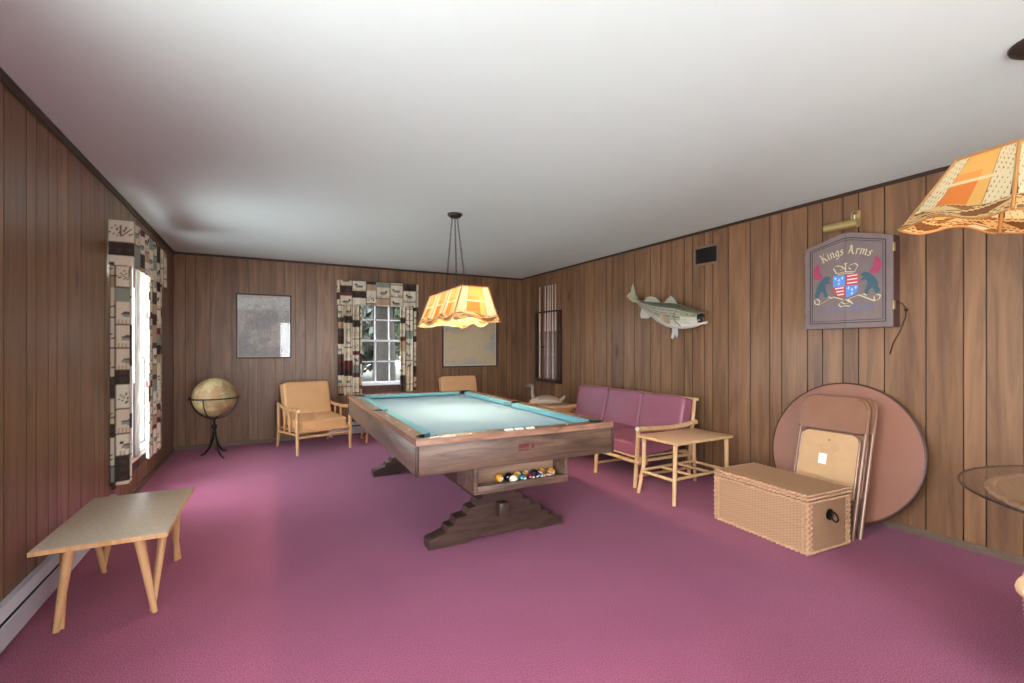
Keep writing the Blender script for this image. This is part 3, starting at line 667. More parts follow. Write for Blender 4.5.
# ------------------------------------------------------------------ bamboo side table
def build_side():
    T = empty('side_table', (3.245, 2.888, 0), 0.03); tag(T, 'bamboo side table with tan top between the sofa and the wicker chest', 'table')
    hx_, hy = 0.346, 0.206
    m = MB(); m.bx(-hx_, hx_, -hy, hy, 0.488, 0.503, 0.003); m.build('tabletop', 'laminate_tan', T)
    m = MB(); r = 0.013
    for s in (-1, 1): m.cyl((-hx_-0.006, s*hy, 0.490), (hx_+0.006, s*hy, 0.490), r, n=12); m.cyl((s*hx_, -hy-0.006, 0.490), (s*hx_, hy+0.006, 0.490), r, n=12)
    m.build('edge_pole', 'bamboo', T)
    for sx in (-1, 1):
        for sy in (-1, 1):
            m = MB(); m.tube([(sx*0.365, sy*0.195, 0), (sx*0.335, sy*0.175, 0.19), (sx*0.325, sy*0.170, 0.24), (sx*0.32, sy*0.17, 0.488)], [0.015, 0.017, 0.018, 0.018], 12); m.build('leg', 'bamboo', T)
    m = MB()
    for s in (-1, 1): m.cyl((-0.335, s*0.175, 0.20), (0.335, s*0.175, 0.20), 0.013, n=10); m.cyl((s*0.335, -0.175, 0.19), (s*0.335, 0.175, 0.19), 0.013, n=10)
    for x in (-0.11, 0.11): m.cyl((x, -0.175, 0.20), (x, 0.175, 0.20), 0.012, n=10)
    m.build('stretcher', 'bamboo', T)
build_side()

# ------------------------------------------------------------------ end table and duck decoy
def build_end_table():
    T = empty('end_table', (3.50, 5.40, 0)); tag(T, 'oval orange-brown end table beyond the far end of the sofa', 'table')
    pts = [(math.copysign(abs(math.cos(a))**0.7, math.cos(a))*0.30, math.copysign(abs(math.sin(a))**0.7, math.sin(a))*0.40) for a in [2*PI*k/40 for k in range(40)]]
    m = MB(); m.prism(pts, lambda u, v, q: (u, v, 0.462+q), 0.012); m.build('tabletop', 'laminate_tan', T)
    m = MB(); m.prism([(x*1.012, y*1.01) for x, y in pts], lambda u, v, q: (u, v, 0.434+q), 0.028); m.build('apron', 'orange_wood', T)
    for sx in (-1, 1):
        for sy in (-1, 1):
            m = MB(); m.cyl((sx*0.22, sy*0.30, 0), (sx*0.19, sy*0.26, 0.435), 0.015, 0.02, 12); m.build('leg', 'bamboo', T)
build_end_table()
def build_duck():
    T = empty('duck_decoy', (3.36, 5.36, 0.474), math.radians(152)); tag(T, 'weathered duck decoy with thin upright neck standing on the end table', 'ornament')
    # local +x is the head end
    def sec(x):
        t = (x+0.22)/0.44
        w = 0.085*math.sin(PI*min(1, max(0.02, t))**0.75)**0.6; z0 = 0.012+0.05*max(0, 0.35-t); z1 = 0.03+0.115*math.sin(PI*min(1, 0.08+t*0.86))**0.7
        return w, z0, z1
    def fn(u, v):
        x = -0.22+0.44*u; w, z0, z1 = sec(x); a = 2*PI*v; s = math.sin(a)
        return (x, w*math.cos(a), (z0+z1)/2+(z1-z0)/2*s)
    def cf(u, v):
        b = math.sin(2*PI*v); n = 0.5+0.5*math.sin(u*60)*math.sin(v*50)
        return tuple(a*(1-0.25*n) for a in (hx('#b19a86') if b > 0.1 else hx('#d3bfa8'))) if u < 0.72 else hx('#c9a994')
    m = MB(); R = m.grid(28, 24, fn, cf); m.f([R[0][j] for j in range(24)]); m.f([R[-1][j] for j in range(24)][::-1]); bmesh.ops.remove_doubles(m.bm, verts=m.bm.verts, dist=1e-4); m.build('body', 'duck_wood', T, angle=80)
    m = MB(); m.c = hx('#9c8f86'); m.tube([(0.16, 0, 0.10), (0.185, 0, 0.17), (0.18, 0, 0.235), (0.19, 0, 0.262)], [0.032, 0.02, 0.018, 0.024], 14); m.build('neck', 'duck_wood', T)
    m = MB(); m.c = hx('#7f746d'); m.sphere((0.20, 0, 0.272), 0.032, 18, (1.25, 0.85, 0.9)); m.build('head', 'duck_wood', T)
    m = MB(); m.c = hx('#6e5a44'); m.tube([(0.228, 0, 0.266), (0.255, 0, 0.262), (0.285, 0, 0.257)], [0.013, 0.012, 0.008], 12); m.build('bill', 'duck_wood', T)
    m = MB(); m.c = hx('#c5b7a6'); m.tube([(-0.19, 0, 0.06), (-0.235, 0, 0.10), (-0.265, 0, 0.135)], [0.03, 0.022, 0.006], 10); m.build('tail', 'duck_wood', T)
build_duck()

# ------------------------------------------------------------------ globe
def build_globe():
    T = empty('floor_globe', (-0.515, 6.42, 0)); tag(T, 'antique-coloured floor globe on a dark metal tripod stand', 'globe')
    cz, R = 0.685, 0.222
    m = MB(); m.sphere((0, 0, cz), R, 48); m.build('sphere', 'globe_map', T, angle=180)
    S = empty('stand', (0, 0, 0)); S.parent = T
    m = MB(); m.lathe([(0.243, -0.006), (0.262, -0.006), (0.262, 0.006), (0.243, 0.006), (0.243, -0.006)], 48, (0, 0, cz-0.005), False, False); m.build('horizon_ring', 'black_metal', S)
    m = MB()
    for a in (0.0, PI/2, PI, 1.5*PI):
        a -= 0.35; c, s = math.cos(a), math.sin(a)
        m.tube([(0.255*c*math.cos(t), 0.255*s*math.cos(t), cz-0.25*math.sin(t)) for t in [PI/2*k/12 for k in range(13)]], 0.007, 8)
    m.build('cradle', 'black_metal', S)
    m = MB(); m.lathe([(0.012, cz-0.25), (0.011, 0.375), (0.026, 0.36), (0.029, 0.335), (0.016, 0.315), (0.013, 0.29), (0.024, 0.275), (0.024, 0.245), (0.014, 0.225)], 16); m.build('stem', 'black_metal', S)
    for a in (-1.13, 1.13, 2.75):
        c, s = math.cos(a), math.sin(a); k = 1.0
        if a > 2: c, s = c*0.6, s*0.6
        m = MB(); m.tube([(0.008*c, 0.008*s, 0.255), (0.035*c*k, 0.035*s, 0.19), (0.09*c*k, 0.09*s, 0.10), (0.17*c*k, 0.17*s, 0.03), (0.25*c*k, 0.25*s, 0.011)], [0.012, 0.013, 0.011, 0.010, 0.008], 10); m.build('leg', 'black_metal', S)
build_globe()

# ------------------------------------------------------------------ framed maps
def picture(x0, x1, z0, z1, mat, frame, fw, matw, label):
    T = empty('framed_map', ((x0+x1)/2, YB-0.001, z0)); w, h = (x1-x0)/2, z1-z0; tag(T, label, 'picture')
    m = MB(); d = 0.022
    m.bx(-w, w, -d, 0, 0, fw, 0.002, 1); m.bx(-w, w, -d, 0, h-fw, h, 0.002, 1); m.bx(-w, -w+fw, -d, 0, fw, h-fw, 0.002, 1); m.bx(w-fw, w, -d, 0, fw, h-fw, 0.002, 1); m.build('frame', frame, T)
    m = MB(); m.bx(-w+fw, w-fw, -0.010, -0.002, fw, h-fw); m.build('mat_board', 'mat_cream', T, smooth=False)
    m = MB(); m.bx(-w+fw+matw, w-fw-matw, -0.0115, -0.009, fw+matw, h-fw-matw); m.build('map_sheet', mat, T, smooth=False)
    m = MB(); m.bx(-w+fw-0.002, w-fw+0.002, -0.016, -0.014, fw-0.002, h-fw+0.002); m.build('glazing', 'picture_glass', T, smooth=False)
picture(-0.325, 0.322, 1.118, 1.965, 'chart_paper', 'frame_black', 0.016, 0.012, 'black framed grey chart on the back wall above the globe and armchair')
picture(2.470, 3.430, 0.945, 1.750, 'map_paper', 'frame_brown', 0.018, 0.022, 'brown framed tan map on the back wall right of the window')

# ------------------------------------------------------------------ patchwork curtains
PAL = dict(cream=hx('#d6c8ae'), cream2=hx('#dcd2bd'), tan=hx('#b59a7c'), dark=hx('#40352f'), sage=hx('#8c9184'), red=hx('#6d3a38'), plum=hx('#554644'), line=hx('#54443a'), ink=hx('#574c40'), slate=hx('#6e7a86'))
def make_pattern(seed):
    rng = random.Random(seed); cols = []; x = 0.0
    while x < 4.5:
        wd = rng.choice([0.14, 0.17, 0.20, 0.20]); z = -rng.random()*0.3; st = []
        while z < 3.0:
            kind = rng.choices(['fern', 'duck', 'dark', 'tan', 'band', 'sage', 'red'], [5, 5, 3, 2, 2, 1, 1])[0]
            hh = {'fern': 0.19, 'duck': 0.16, 'dark': 0.09, 'tan': 0.08, 'band': 0.05, 'sage': 0.10, 'red': 0.05}[kind]*(0.9+0.3*rng.random())
            st.append((z, z+hh, kind, rng.random())); z += hh
        cols.append((x, x+wd, st)); x += wd
    def pat(u, z):
        u = u % 4.4
        for a, b, st in cols:
            if a <= u < b:
                for z0, z1, k, r in st:
                    if z0 <= z < z1:
                        w, h = b-a, z1-z0; p, q = (u-a)/w, (z-z0)/h
                        if k in ('fern', 'duck') and (u-a < 0.009 or b-u < 0.006 or z-z0 < 0.009): return PAL['line']
                        if k == 'fern':
                            dx, dz = (p-0.5)*w, (q-0.22)*h; a_ = math.atan2(dx, dz+1e-6); rr = math.hypot(dx, dz)
                            if rr < 0.085 and dz > -0.01 and abs(math.sin(a_*8+r*3)) < 0.40 and abs(a_) < 1.45: return PAL['ink']
                            return PAL['cream2'] if r > 0.4 else PAL['cream']
                        if k == 'duck':
                            dx, dz = (p-0.5)*w*(1 if r > 0.5 else -1), (q-0.45)*h
                            if (dx/0.052)**2+(dz/0.021)**2 < 1: return PAL['sage'] if dz < 0.004 else PAL['ink']
                            if (dx-0.048)**2+(dz-0.028)**2 < 0.015**2: return PAL['dark']
                            if dz < -0.035 and math.sin(dx*260) > 0.4: return PAL['tan']
                            return PAL['cream'] if r > 0.5 else PAL['cream2']
                        if k == 'dark': return PAL['dark'] if (math.sin(u*260)*math.sin(z*260) < 0.55) else PAL['plum']
                        return {'tan': PAL['tan'], 'band': PAL['plum'], 'sage': PAL['sage'], 'red': PAL['red']}[k]
        return PAL['cream']
    return pat
def cloth(name, parent, path, z0, z1, pat, res=0.010, uoff=0.0, hem=None):
    """path: list of (x,y) plan points; the cloth hangs from z1 to z0"""
    pts = [Vector(p) for p in path]; L = [0]
    for a, b in zip(pts, pts[1:]): L.append(L[-1]+(b-a).length)
    n = max(4, int(L[-1]/res)); nv = int((z1-z0)/res)
    def at(s):
        for i in range(len(L)-1):
            if s <= L[i+1] or i == len(L)-2:
                t = (s-L[i])/max(1e-6, L[i+1]-L[i]); return pts[i].lerp(pts[i+1], t)
    P = [at(L[-1]*i/n) for i in range(n+1)]
    m = MB()
    def fn(u, v):
        p = P[round(u*n)]; z = z0+(z1-z0)*v
        if hem: z = (hem(u)+(z1-hem(u))*v)
        return (p.x, p.y, z)
    m.grid(n, nv, fn, lambda u, v: pat(uoff+u*L[-1], z0+(z1-z0)*v))
    return m.build(name, 'fabric', parent, angle=180, solid=0.004)
def pleats(u0, u1, w, amp, n, steps=14):
    """pleated line along u at depth w; returns (u, depth) points"""
    N_ = n*steps; out = []
    for i in range(N_+1):
        t = i/N_; out.append((u0+(u1-u0)*t, w+amp*math.sin(2*PI*n*t+0.6)+0.3*amp*math.sin(2*PI*n*t*0.43)))
    return out
def drapes(fn, base, u0, u1, z0, z1, val_h, depth, wid_a, wid_b, label, na, nb, seed, res, bots, label_cat='curtains'):
    """fn(u,w) -> (x,y), w is the distance into the room"""
    T = empty('window_curtains', base); tag(T, label, 'curtains'); bx_, by_ = base[0], base[1]
    g = lambda u, w: (fn(u, w)[0]-bx_, fn(u, w)[1]-by_)
    pat = make_pattern(seed)
    # valance: returns to the wall at both ends
    path = [g(u0, 0.004), g(u0, depth*0.5), g(u0, depth)]+[g(u, w) for u, w in [(u0+(u1-u0)*k/60, depth+0.006*math.sin(k*0.9)) for k in range(1, 60)]]+[g(u1, depth), g(u1, 0.004)]
    cloth('valance', T, path, z1-val_h, z1, pat, res, 0.03, None)
    a = [(u0+0.02, 0.01), (u0+0.012, depth*0.35), (u0+0.02, depth*0.62)]+pleats(u0+0.03, u0+wid_a, depth*0.66, 0.020, na)
    cloth('curtain_panel', T, [g(*p) for p in a], bots[0], z1-0.05, pat, res, 1.3)
    b = pleats(u1-wid_b, u1-0.03, depth*0.66, 0.020, nb)+[(u1-0.02, depth*0.62), (u1-0.012, depth*0.35), (u1-0.02, 0.01)]
    cloth('curtain_panel', T, [g(*p) for p in b], bots[1], z1-0.05, pat, res, 2.4)
    m = MB(); p, q = g(u0+0.01, depth*0.66), g(u1-0.01, depth*0.66); m.cyl((*p, z1-0.045), (*q, z1-0.045), 0.009, n=8); m.build('curtain_rod', 'window_white', T)
    return T
drapes(lambda u, w: (u, YB-w), (1.49, YB, 0), 0.905, 2.055, 0.6, 2.205, 0.345, 0.12, 0.33, 0.27, 'patchwork curtains with valance on the back window behind the pool table', 5, 4, 3, 0.011, (0.585, 0.60))
dl = drapes(lambda u, w: (XL+w, u), (XL, 4.98, 0), 4.30, 5.66, 0.3, 2.185, 0.33, 0.14, 0.20, 0.62, 'patchwork curtains with box valance on the tall left wall window', 2, 7, 11, 0.010, (0.27, 0.30))
m = MB(); m.tube([(0.05, -0.20, 1.75), (0.05, -0.195, 1.1), (0.052, -0.18, 0.98), (0.05, -0.165, 1.1), (0.05, -0.17, 1.75)], 0.004, 6); m.build('pull_cord', 'window_white', dl)

# ------------------------------------------------------------------ air vent
def build_vent():
    T = empty('air_vent', (XR-0.001, 3.206, 2.088), -PI/2); tag(T, 'dark rectangular air vent near the ceiling on the right wall', 'vent')
    w, h, f = 0.148, 0.195, 0.022
    m = MB(); m.bx(-w, w, -0.014, 0, 0, f, 0.003); m.bx(-w, w, -0.014, 0, h-f, h, 0.003); m.bx(-w, -w+f, -0.014, 0, f, h-f, 0.003); m.bx(w-f, w, -0.014, 0, f, h-f, 0.003); m.build('frame', 'vent_frame', T)
    m = MB(); m.bx(-w+f, w-f, -0.004, -0.001, f, h-f)
    for k in range(13): m.box((-w+f+0.012+k*0.0195, -0.007, h/2), (0.0015, 0.012, h-2*f), 0, rz3(0.5))
    m.build('louvres', 'vent_dark', T, smooth=False)
build_vent()

# ------------------------------------------------------------------ mounted fish (local: x towards the head, wall at y=0, room is -y)
def build_fish():
    T = empty('mounted_fish', (XR-0.002, 3.70, 1.70), -PI/2); tag(T, 'mounted striped fish with open mouth hanging above the sofa', 'trophy')
    def interp(tab, x):
        if x <= tab[0][0]: return tab[0][1]
        for (a, p), (b, q) in zip(tab, tab[1:]):
            if x <= b:
                t = (x-a)/(b-a); return p+(q-p)*t
        return tab[-1][1]
    back = [(-0.40, 0.130), (-0.34, 0.112), (-0.238, 0.084), (-0.113, 0.063), (0.024, 0.046), (0.154, 0.032), (0.248, 0.014), (0.368, -0.027), (0.455, -0.057), (0.512, -0.078), (0.545, -0.100)]
    bel = [(-0.40, 0.084), (-0.34, 0.047), (-0.293, 0.010), (-0.183, -0.058), (-0.113, -0.102), (-0.027, -0.166), (0.09, -0.218), (0.186, -0.238), (0.294, -0.247), (0.398, -0.243), (0.469, -0.228), (0.545, -0.195)]
    def thick(x):
        t = (x+0.40)/0.945; return 0.008+0.085*math.sin(PI*min(0.98, max(0.0, t*0.86+0.03)))**0.75
    def ymid(x): return -0.095-0.05*math.sin(PI*(x+0.4)/0.95)*0.5+0.03*max(0, -(x+0.15))*2
    def skin(x, u, top):
        # u: -1 belly .. 1 back
        if u > 0.62: c = hx('#565a47')
        elif u > -0.30:
            s = math.sin((u+0.3)*PI*9.0); brk = math.sin(x*50+u*9) > -0.9
            c = hx('#676749') if (s > 0.2 and brk and x < 0.33) else hx('#a39f8e')
            if x > 0.33: c = hx('#8f8c74') if u > 0.1 else hx('#bdb8a4')
        elif u > -0.6: c = hx('#c3bfae')
        else: c = hx('#d9d6cf')
        return c
    NU, NV = 90, 100
    def P(u, v):
        x = -0.40+0.905*u; zb, zt = interp(bel, x), interp(back, x); a = 2*PI*v
        cz, hz = (zb+zt)/2, (zt-zb)/2
        if x > 0.40:                      # gape: pull the front ring open
            pass
        return (x, ymid(x)-thick(x)*math.cos(a)*(1 if math.cos(a) > 0 else 0.75), cz+hz*math.sin(a))
    def cf(u, v): return skin(-0.40+0.905*u, math.sin(2*PI*v), True)
    m = MB(); R = m.grid(NU, NV, P, cf)
    m.f([R[0][j] for j in range(NV)]); bmesh.ops.remove_doubles(m.bm, verts=m.bm.verts, dist=1e-5)
    m.build('body', 'fish_skin', T, angle=180)
    # mouth: dark throat inside the open front and the two lips
    xe = 0.505; zc = -0.145; y0 = ymid(xe); th = thick(xe)
    m = MB(); m.c = hx('#2a2220'); ring = [(math.cos(2*PI*k/24), math.sin(2*PI*k/24)) for k in range(24)]
    A = [m.v((xe+0.005, y0-th*c*(1.01 if c > 0 else 0.77), zc+0.071*s)) for c, s in ring]; B_ = [m.v((xe-0.07, y0-th*c*0.7, zc+0.03*s)) for c, s in ring]
    for k in range(24): m.f([A[k], A[(k+1) % 24], B_[(k+1) % 24], B_[k]])
    m.f(B_); m.build('throat', 'fish_skin', T, angle=180)
    m = MB(); m.c = hx('#b08f8a'); m.sphere((xe-0.03, y0, zc-0.02), 0.02, 14, (1.4, 0.8, 0.5)); m.build('tongue', 'fish_skin', T, angle=180)
    m = MB(); m.c = hx('#6a6852'); m.tube([(xe-0.12, y0-0.078, zc-0.012), (xe-0.03, y0-th*0.95, zc+0.03), (xe+0.03, y0-th*0.6, zc+0.052), (xe+0.075, y0, zc+0.050), (xe+0.03, y0+th*0.4, zc+0.054)], [0.006, 0.010, 0.011, 0.012, 0.010], 10); m.build('upper_jaw', 'fish_skin', T, angle=180)
    m = MB(); m.c = hx('#d0ccc0'); m.tube([(xe-0.12, y0-0.078, zc-0.02), (xe-0.03, y0-th*0.97, zc-0.052), (xe+0.03, y0-th*0.6, zc-0.058), (xe+0.075, y0, zc-0.045), (xe+0.03, y0+th*0.4, zc-0.058)], [0.006, 0.011, 0.012, 0.013, 0.010], 10); m.build('lower_jaw', 'fish_skin', T, angle=180)
    ex = 0.405; ey = ymid(ex)-thick(ex)*0.80
    m = MB(); m.c = hx('#c9b86a'); m.sphere((ex, ey, -0.105), 0.017, 16, (1, 0.55, 1)); e = m.build('eye', 'ball_gloss', T, angle=180)
    m = MB(); m.c = hx('#0d0d0d'); m.sphere((ex, ey-0.006, -0.105), 0.009, 12, (1, 0.6, 1)); m.build('pupil', 'ball_gloss', e, angle=180)
    m = MB(); m.c = hx('#7c7a58'); m.tube([(0.305, ymid(0.3)-0.088, -0.03), (0.275, ymid(0.28)-0.104, -0.10), (0.285, ymid(0.28)-0.098, -0.17), (0.33, ymid(0.3)-0.066, -0.222)], [0.003, 0.006, 0.006, 0.003], 8); m.build('gill_cover', 'fish_skin', T, angle=180)
    def fin(name, pts, y, colr, t=0.006, tilt=0.0):
        m = MB(); m.c = hx(colr); m.prism(pts, lambda u, v, q: (u, y-q-tilt*(v-pts[0][1]), v), t)
        # rays
        c = Vector((sum(p[0] for p in pts)/len(pts), sum(p[1] for p in pts)/len(pts)))
        a, b = Vector(pts[0]), Vector(pts[-1]); m.c = tuple(k*0.6 for k in hx(colr))
        for i in range(1, 7):
            s_ = a.lerp(b, i/7); e_ = s_+(c-(a+b)/2)*1.25
            m.tube([(s_.x, y-t*0.5-tilt*(s_.y-pts[0][1]), s_.y), (e_.x, y-t*0.5-tilt*(e_.y-pts[0][1]), e_.y)], [0.0042, 0.0034], 5)
        return m.build(name, 'fish_skin', T, smooth=False)
    yb = ymid(-0.4)
    m = MB()
    tail = [(-0.385, 0.132), (-0.43, 0.175), (-0.455, 0.27), (-0.47, 0.315), (-0.500, 0.268), (-0.508, 0.222), (-0.545, 0.205), (-0.592, 0.180), (-0.540, 0.135), (-0.47, 0.095), (-0.385, 0.082)]
    m.c = hx('#a9ac8c'); m.prism(tail, lambda u, v, q: (u, yb+0.004-q-0.05*(u+0.385), v), 0.008)
    m.c = hx('#77795f')
    for i, p in enumerate(tail[2:9]): m.tube([(-0.385, yb-0.001, 0.108), (p[0]*0.97-0.012, yb-0.001-0.05*(p[0]+0.385), p[1]*0.97+0.003)], [0.005, 0.003], 5)
    m.build('tail_fin', 'fish_skin', T, smooth=False)
    fin('dorsal_fin', [(-0.262, 0.086), (-0.20, 0.125), (-0.148, 0.132), (-0.07, 0.108), (0.0, 0.045)], ymid(-0.1)+0.003, '#a8a795')
    fin('dorsal_fin', [(0.045, 0.04), (0.10, 0.080), (0.146, 0.110), (0.175, 0.088), (0.205, 0.058), (0.23, 0.012)], ymid(0.15)+0.003, '#b0ae9c')
    fin('anal_fin', [(-0.125, -0.085), (-0.20, -0.112), (-0.305, -0.105), (-0.318, -0.07), (-0.298, 0.015)], ymid(-0.2)+0.003, '#c2bdae')
    fin('pectoral_fin', [(0.225, -0.195), (0.16, -0.185), (0.105, -0.150), (0.065, -0.088), (0.13, -0.10), (0.205, -0.125)], ymid(0.2)-0.093, '#b59c80', 0.005)
    fin('pelvic_fin', [(0.262, -0.235), (0.268, -0.30), (0.25, -0.338), (0.226, -0.29), (0.205, -0.345), (0.176, -0.338), (0.19, -0.28), (0.194, -0.228)], ymid(0.22)-0.03, '#c3c2c0')
    m = MB(); m.bx(-0.1, 0.2, -0.045, 0.0, -0.12, -0.02, 0.01); m.build('wall_bracket', 'cabinet_side', T)
build_fish()

# ------------------------------------------------------------------ cue rack and cues (local: wall y=0, room -y, x towards the camera side)
RK = (XR-0.001, 6.12, 0.735)
def build_rack():
    T = empty('cue_rack', RK, -PI/2); tag(T, 'dark wooden cue rack on the right wall near the far corner', 'cue rack')
    m = MB(); m.bx(-0.350, -0.318, -0.05, 0, 0.0, 1.085, 0.004); m.build('side_post', 'frame_brown', T)
    m = MB(); m.bx(0.300, 0.350, -0.05, 0, -0.015, 1.085, 0.004); m.build('side_post', 'frame_brown', T)
    m = MB(); m.bx(-0.318, 0.300, -0.075, 0, -0.01, 0.035, 0.004); m.build('foot_shelf', 'frame_brown', T)
    m = MB(); m.bx(-0.34, 0.30, -0.016, 0.0, 1.062, 1.086, 0.003); m.bx(-0.34, 0.30, -0.075, -0.062, 1.062, 1.086, 0.003)
    for x in (-0.34, -0.14, -0.026, 0.044, 0.119, 0.194, 0.27): m.bx(x, x+0.012, -0.063, -0.015, 1.064, 1.084)
    m.build('holder_bar', 'frame_brown', T)
    m = MB(); m.bx(-0.318, -0.13, -0.024, 0, 0.52, 0.545, 0.003); m.build('clip_bar', 'frame_brown', T)
build_rack()
def build_cue():
    T = empty('cue_stick', (0, 0, 0))
    m = MB(); m.cyl((0, 0, 0.012), (0, 0, 0.74), 0.0145, 0.011, 12); m.build('butt', 'cue_butt', T)
    m = MB(); m.cyl((0, 0, 0.0), (0, 0, 0.012), 0.0135, 0.0147, 12); m.build('bumper', 'black_plastic', T)
    m = MB(); m.cyl((0, 0, 0.74), (0, 0, 1.42), 0.0108, 0.0068, 12); m.build('shaft', 'cue_shaft', T)
    m = MB(); m.cyl((0, 0, 1.42), (0, 0, 1.44), 0.0068, 0.0066, 12); m.build('ferrule', 'white_inlay', T)
    return T
plain('cue_shaft', '#d3bfae', 0.3, var=0.05); plain('cue_butt', '#b8a298', 0.25, var=0.2, scale=40); plain('cue_butt_dark', '#80665f', 0.25, var=0.2, scale=40)
CU = build_cue()
for i, (y, tilt, dk, lab) in enumerate([(6.335, 0.0, 0, 'pale cue standing alone at the left side of the rack'), (6.175, 0.0, 1, 'second cue from the left in the rack, after the gap'),
        (6.105, 0.01, 0, 'pale cue in the middle of the rack, third from the left'), (6.035, 0.0, 1, 'cue right of the middle in the rack, fourth from the left'),
        (5.955, -0.01, 0, 'pale cue second from the right side of the rack'), (5.885, 0.0, 1, 'rightmost cue in the rack beside the wide dark post')]):
    c = CU if i == 0 else copy_tree(CU)
    c.location = (XR-0.001-0.040, y, RK[2]+0.0355); c.rotation_euler = (tilt, 0, 0)
    if dk:
        for k in kids(c):
            if k.name.startswith('butt'):
                k.data = k.data.copy(); k.data.materials[0] = MATS['cue_butt_dark']
    tag(c, lab, 'cue', 'cues in the wall rack')

# ------------------------------------------------------------------ dart cabinet with painted arms
def build_cabinet():
    T = empty('dart_cabinet', (XR-0.001, 1.894, 1.410), -PI/2); tag(T, 'brown gabled dart cabinet with painted coat of arms on the right wall', 'cabinet')
    w, hs, hp, d = 0.293, 0.632, 0.704, 0.10
    out = [(-w, 0), (w, 0), (w, hs), (w*0.12, hp), (-w*0.12, hp), (-w, hs)]
    m = MB(); m.prism(out, lambda u, v, q: (u, -q, v), d-0.02); m.build('cabinet_body', 'cabinet_side', T, smooth=False)
    for s in (-1, 1):
        pl = [(s*0.0012, 0), (s*w, 0), (s*w, hs), (s*w*0.12, hp), (s*0.0012, hp)]
        m = MB(); m.prism(pl, lambda u, v, q: (u, -d+0.018-q, v), 0.018); bmesh.ops.bevel(m.bm, geom=m.bm.edges[:], offset=0.002, segments=1, affect='EDGES'); D = m.build('door', 'cabinet_wood', T, smooth=False)
        m = MB()
        for z in (0.12, 0.52): m.bx(s*w-0.004, s*w+0.006, -d+0.004, -d+0.03, z, z+0.06, 0.002)
        m.build('hinge', 'brass', D)
    yf = -d
    m = MB()
    for ins, t in ((0.040, 0.0055), (0.056, 0.0035)):
        po = [(-w+ins, ins), (w-ins, ins), (w-ins, hs-ins*0.62), (w*0.10, hp-ins), (-w*0.10, hp-ins), (-w+ins, hs-ins*0.62)]
        for (a, b) in zip(po, po[1:]+po[:1]):
            A, B_ = Vector(a), Vector(b); n = (B_-A).normalized().orthogonal()*t/2
            m.prism([tuple(A+n), tuple(B_+n), tuple(B_-n), tuple(A-n)], lambda u, v, q: (u, yf-0.0002-q, v), 0.0012)
    m.build('border_groove', 'groove_dark', T, smooth=False)
    def nib(m, poly, ox, oz, sc, ang=0.0, wid=0.13, th=0.0016, nang=40):
        ca, sa = math.cos(ang), math.sin(ang); nx, nz = math.cos(math.radians(nang))*wid/2, math.sin(math.radians(nang))*wid/2
        tr = lambda x, z: (ox+sc*(x*ca-z*sa), oz+sc*(x*sa+z*ca))
        for (a, b) in zip(poly, poly[1:]):
            q = [tr(a[0]-nx, a[1]-nz), tr(a[0]+nx, a[1]+nz), tr(b[0]+nx, b[1]+nz), tr(b[0]-nx, b[1]-nz)]
            m.prism(q, lambda u, v, q_: (u, yf-0.0003-q_, v), th)
    LT = {'K': (0.72, [[(0.0, 0.92), (0.16, 1.0), (0.16, 0.05), (0.24, 0.0)], [(0.2, 0.52), (0.4, 0.72), (0.56, 0.98)], [(0.24, 0.54), (0.42, 0.34), (0.52, 0.04), (0.66, 0.02)], [(-0.04, 0.0), (0.2, 0.08)]]),
          'i': (0.27, [[(0.03, 0.58), (0.11, 0.62), (0.11, 0.06), (0.2, 0.0)], [(0.09, 0.78), (0.14, 0.86)]]),
          'n': (0.52, [[(0.03, 0.58), (0.11, 0.62), (0.11, 0.0)], [(0.13, 0.5), (0.28, 0.64), (0.38, 0.52), (0.38, 0.06), (0.48, 0.0)]]),
          'g': (0.5, [[(0.38, 0.58), (0.2, 0.63), (0.1, 0.45), (0.12, 0.12), (0.24, 0.02), (0.38, 0.12)], [(0.38, 0.62), (0.38, -0.16), (0.24, -0.32), (0.06, -0.24)]]),
          's': (0.42, [[(0.36, 0.56), (0.22, 0.64), (0.1, 0.5), (0.34, 0.22), (0.24, 0.02), (0.04, 0.08)]]),
          'A': (0.86, [[(0.08, 0.02), (0.2, 0.1), (0.4, 1.0)], [(0.14, 0.86), (0.42, 1.02), (0.58, 0.1), (0.74, 0.02)], [(0.2, 0.4), (0.56, 0.42)], [(0.0, 0.74), (0.16, 0.88)]]),
          'r': (0.4, [[(0.03, 0.58), (0.11, 0.62), (0.11, 0.0)], [(0.13, 0.5), (0.26, 0.64), (0.36, 0.54)]]),
          'm': (0.8, [[(0.03, 0.58), (0.11, 0.62), (0.11, 0.0)], [(0.13, 0.5), (0.28, 0.64), (0.38, 0.52), (0.38, 0.04)], [(0.4, 0.5), (0.54, 0.64), (0.64, 0.52), (0.64, 0.06), (0.74, 0.0)]]), ' ': (0.3, [])}
    text = 'Kings Arms'; sc = 0.064; tot = sum(LT[c][0] for c in text)*sc; m = MB(); x = -tot/2; Rr = 0.33
    for c in text:
        wd = LT[c][0]*sc; a = (x+wd/2)/Rr; cx, cz = math.sin(a)*Rr, 0.545+(math.cos(a)-1)*Rr
        for poly in LT[c][1]: nib(m, poly, cx-wd/2*math.cos(a), cz+wd/2*math.sin(a), sc, -a)
        x += wd
    m.build('lettering', 'gold_paint', T, smooth=False)
    # faint blue line of lettering, worn past reading
    m = MB(); rng = random.Random(5); x = -0.155
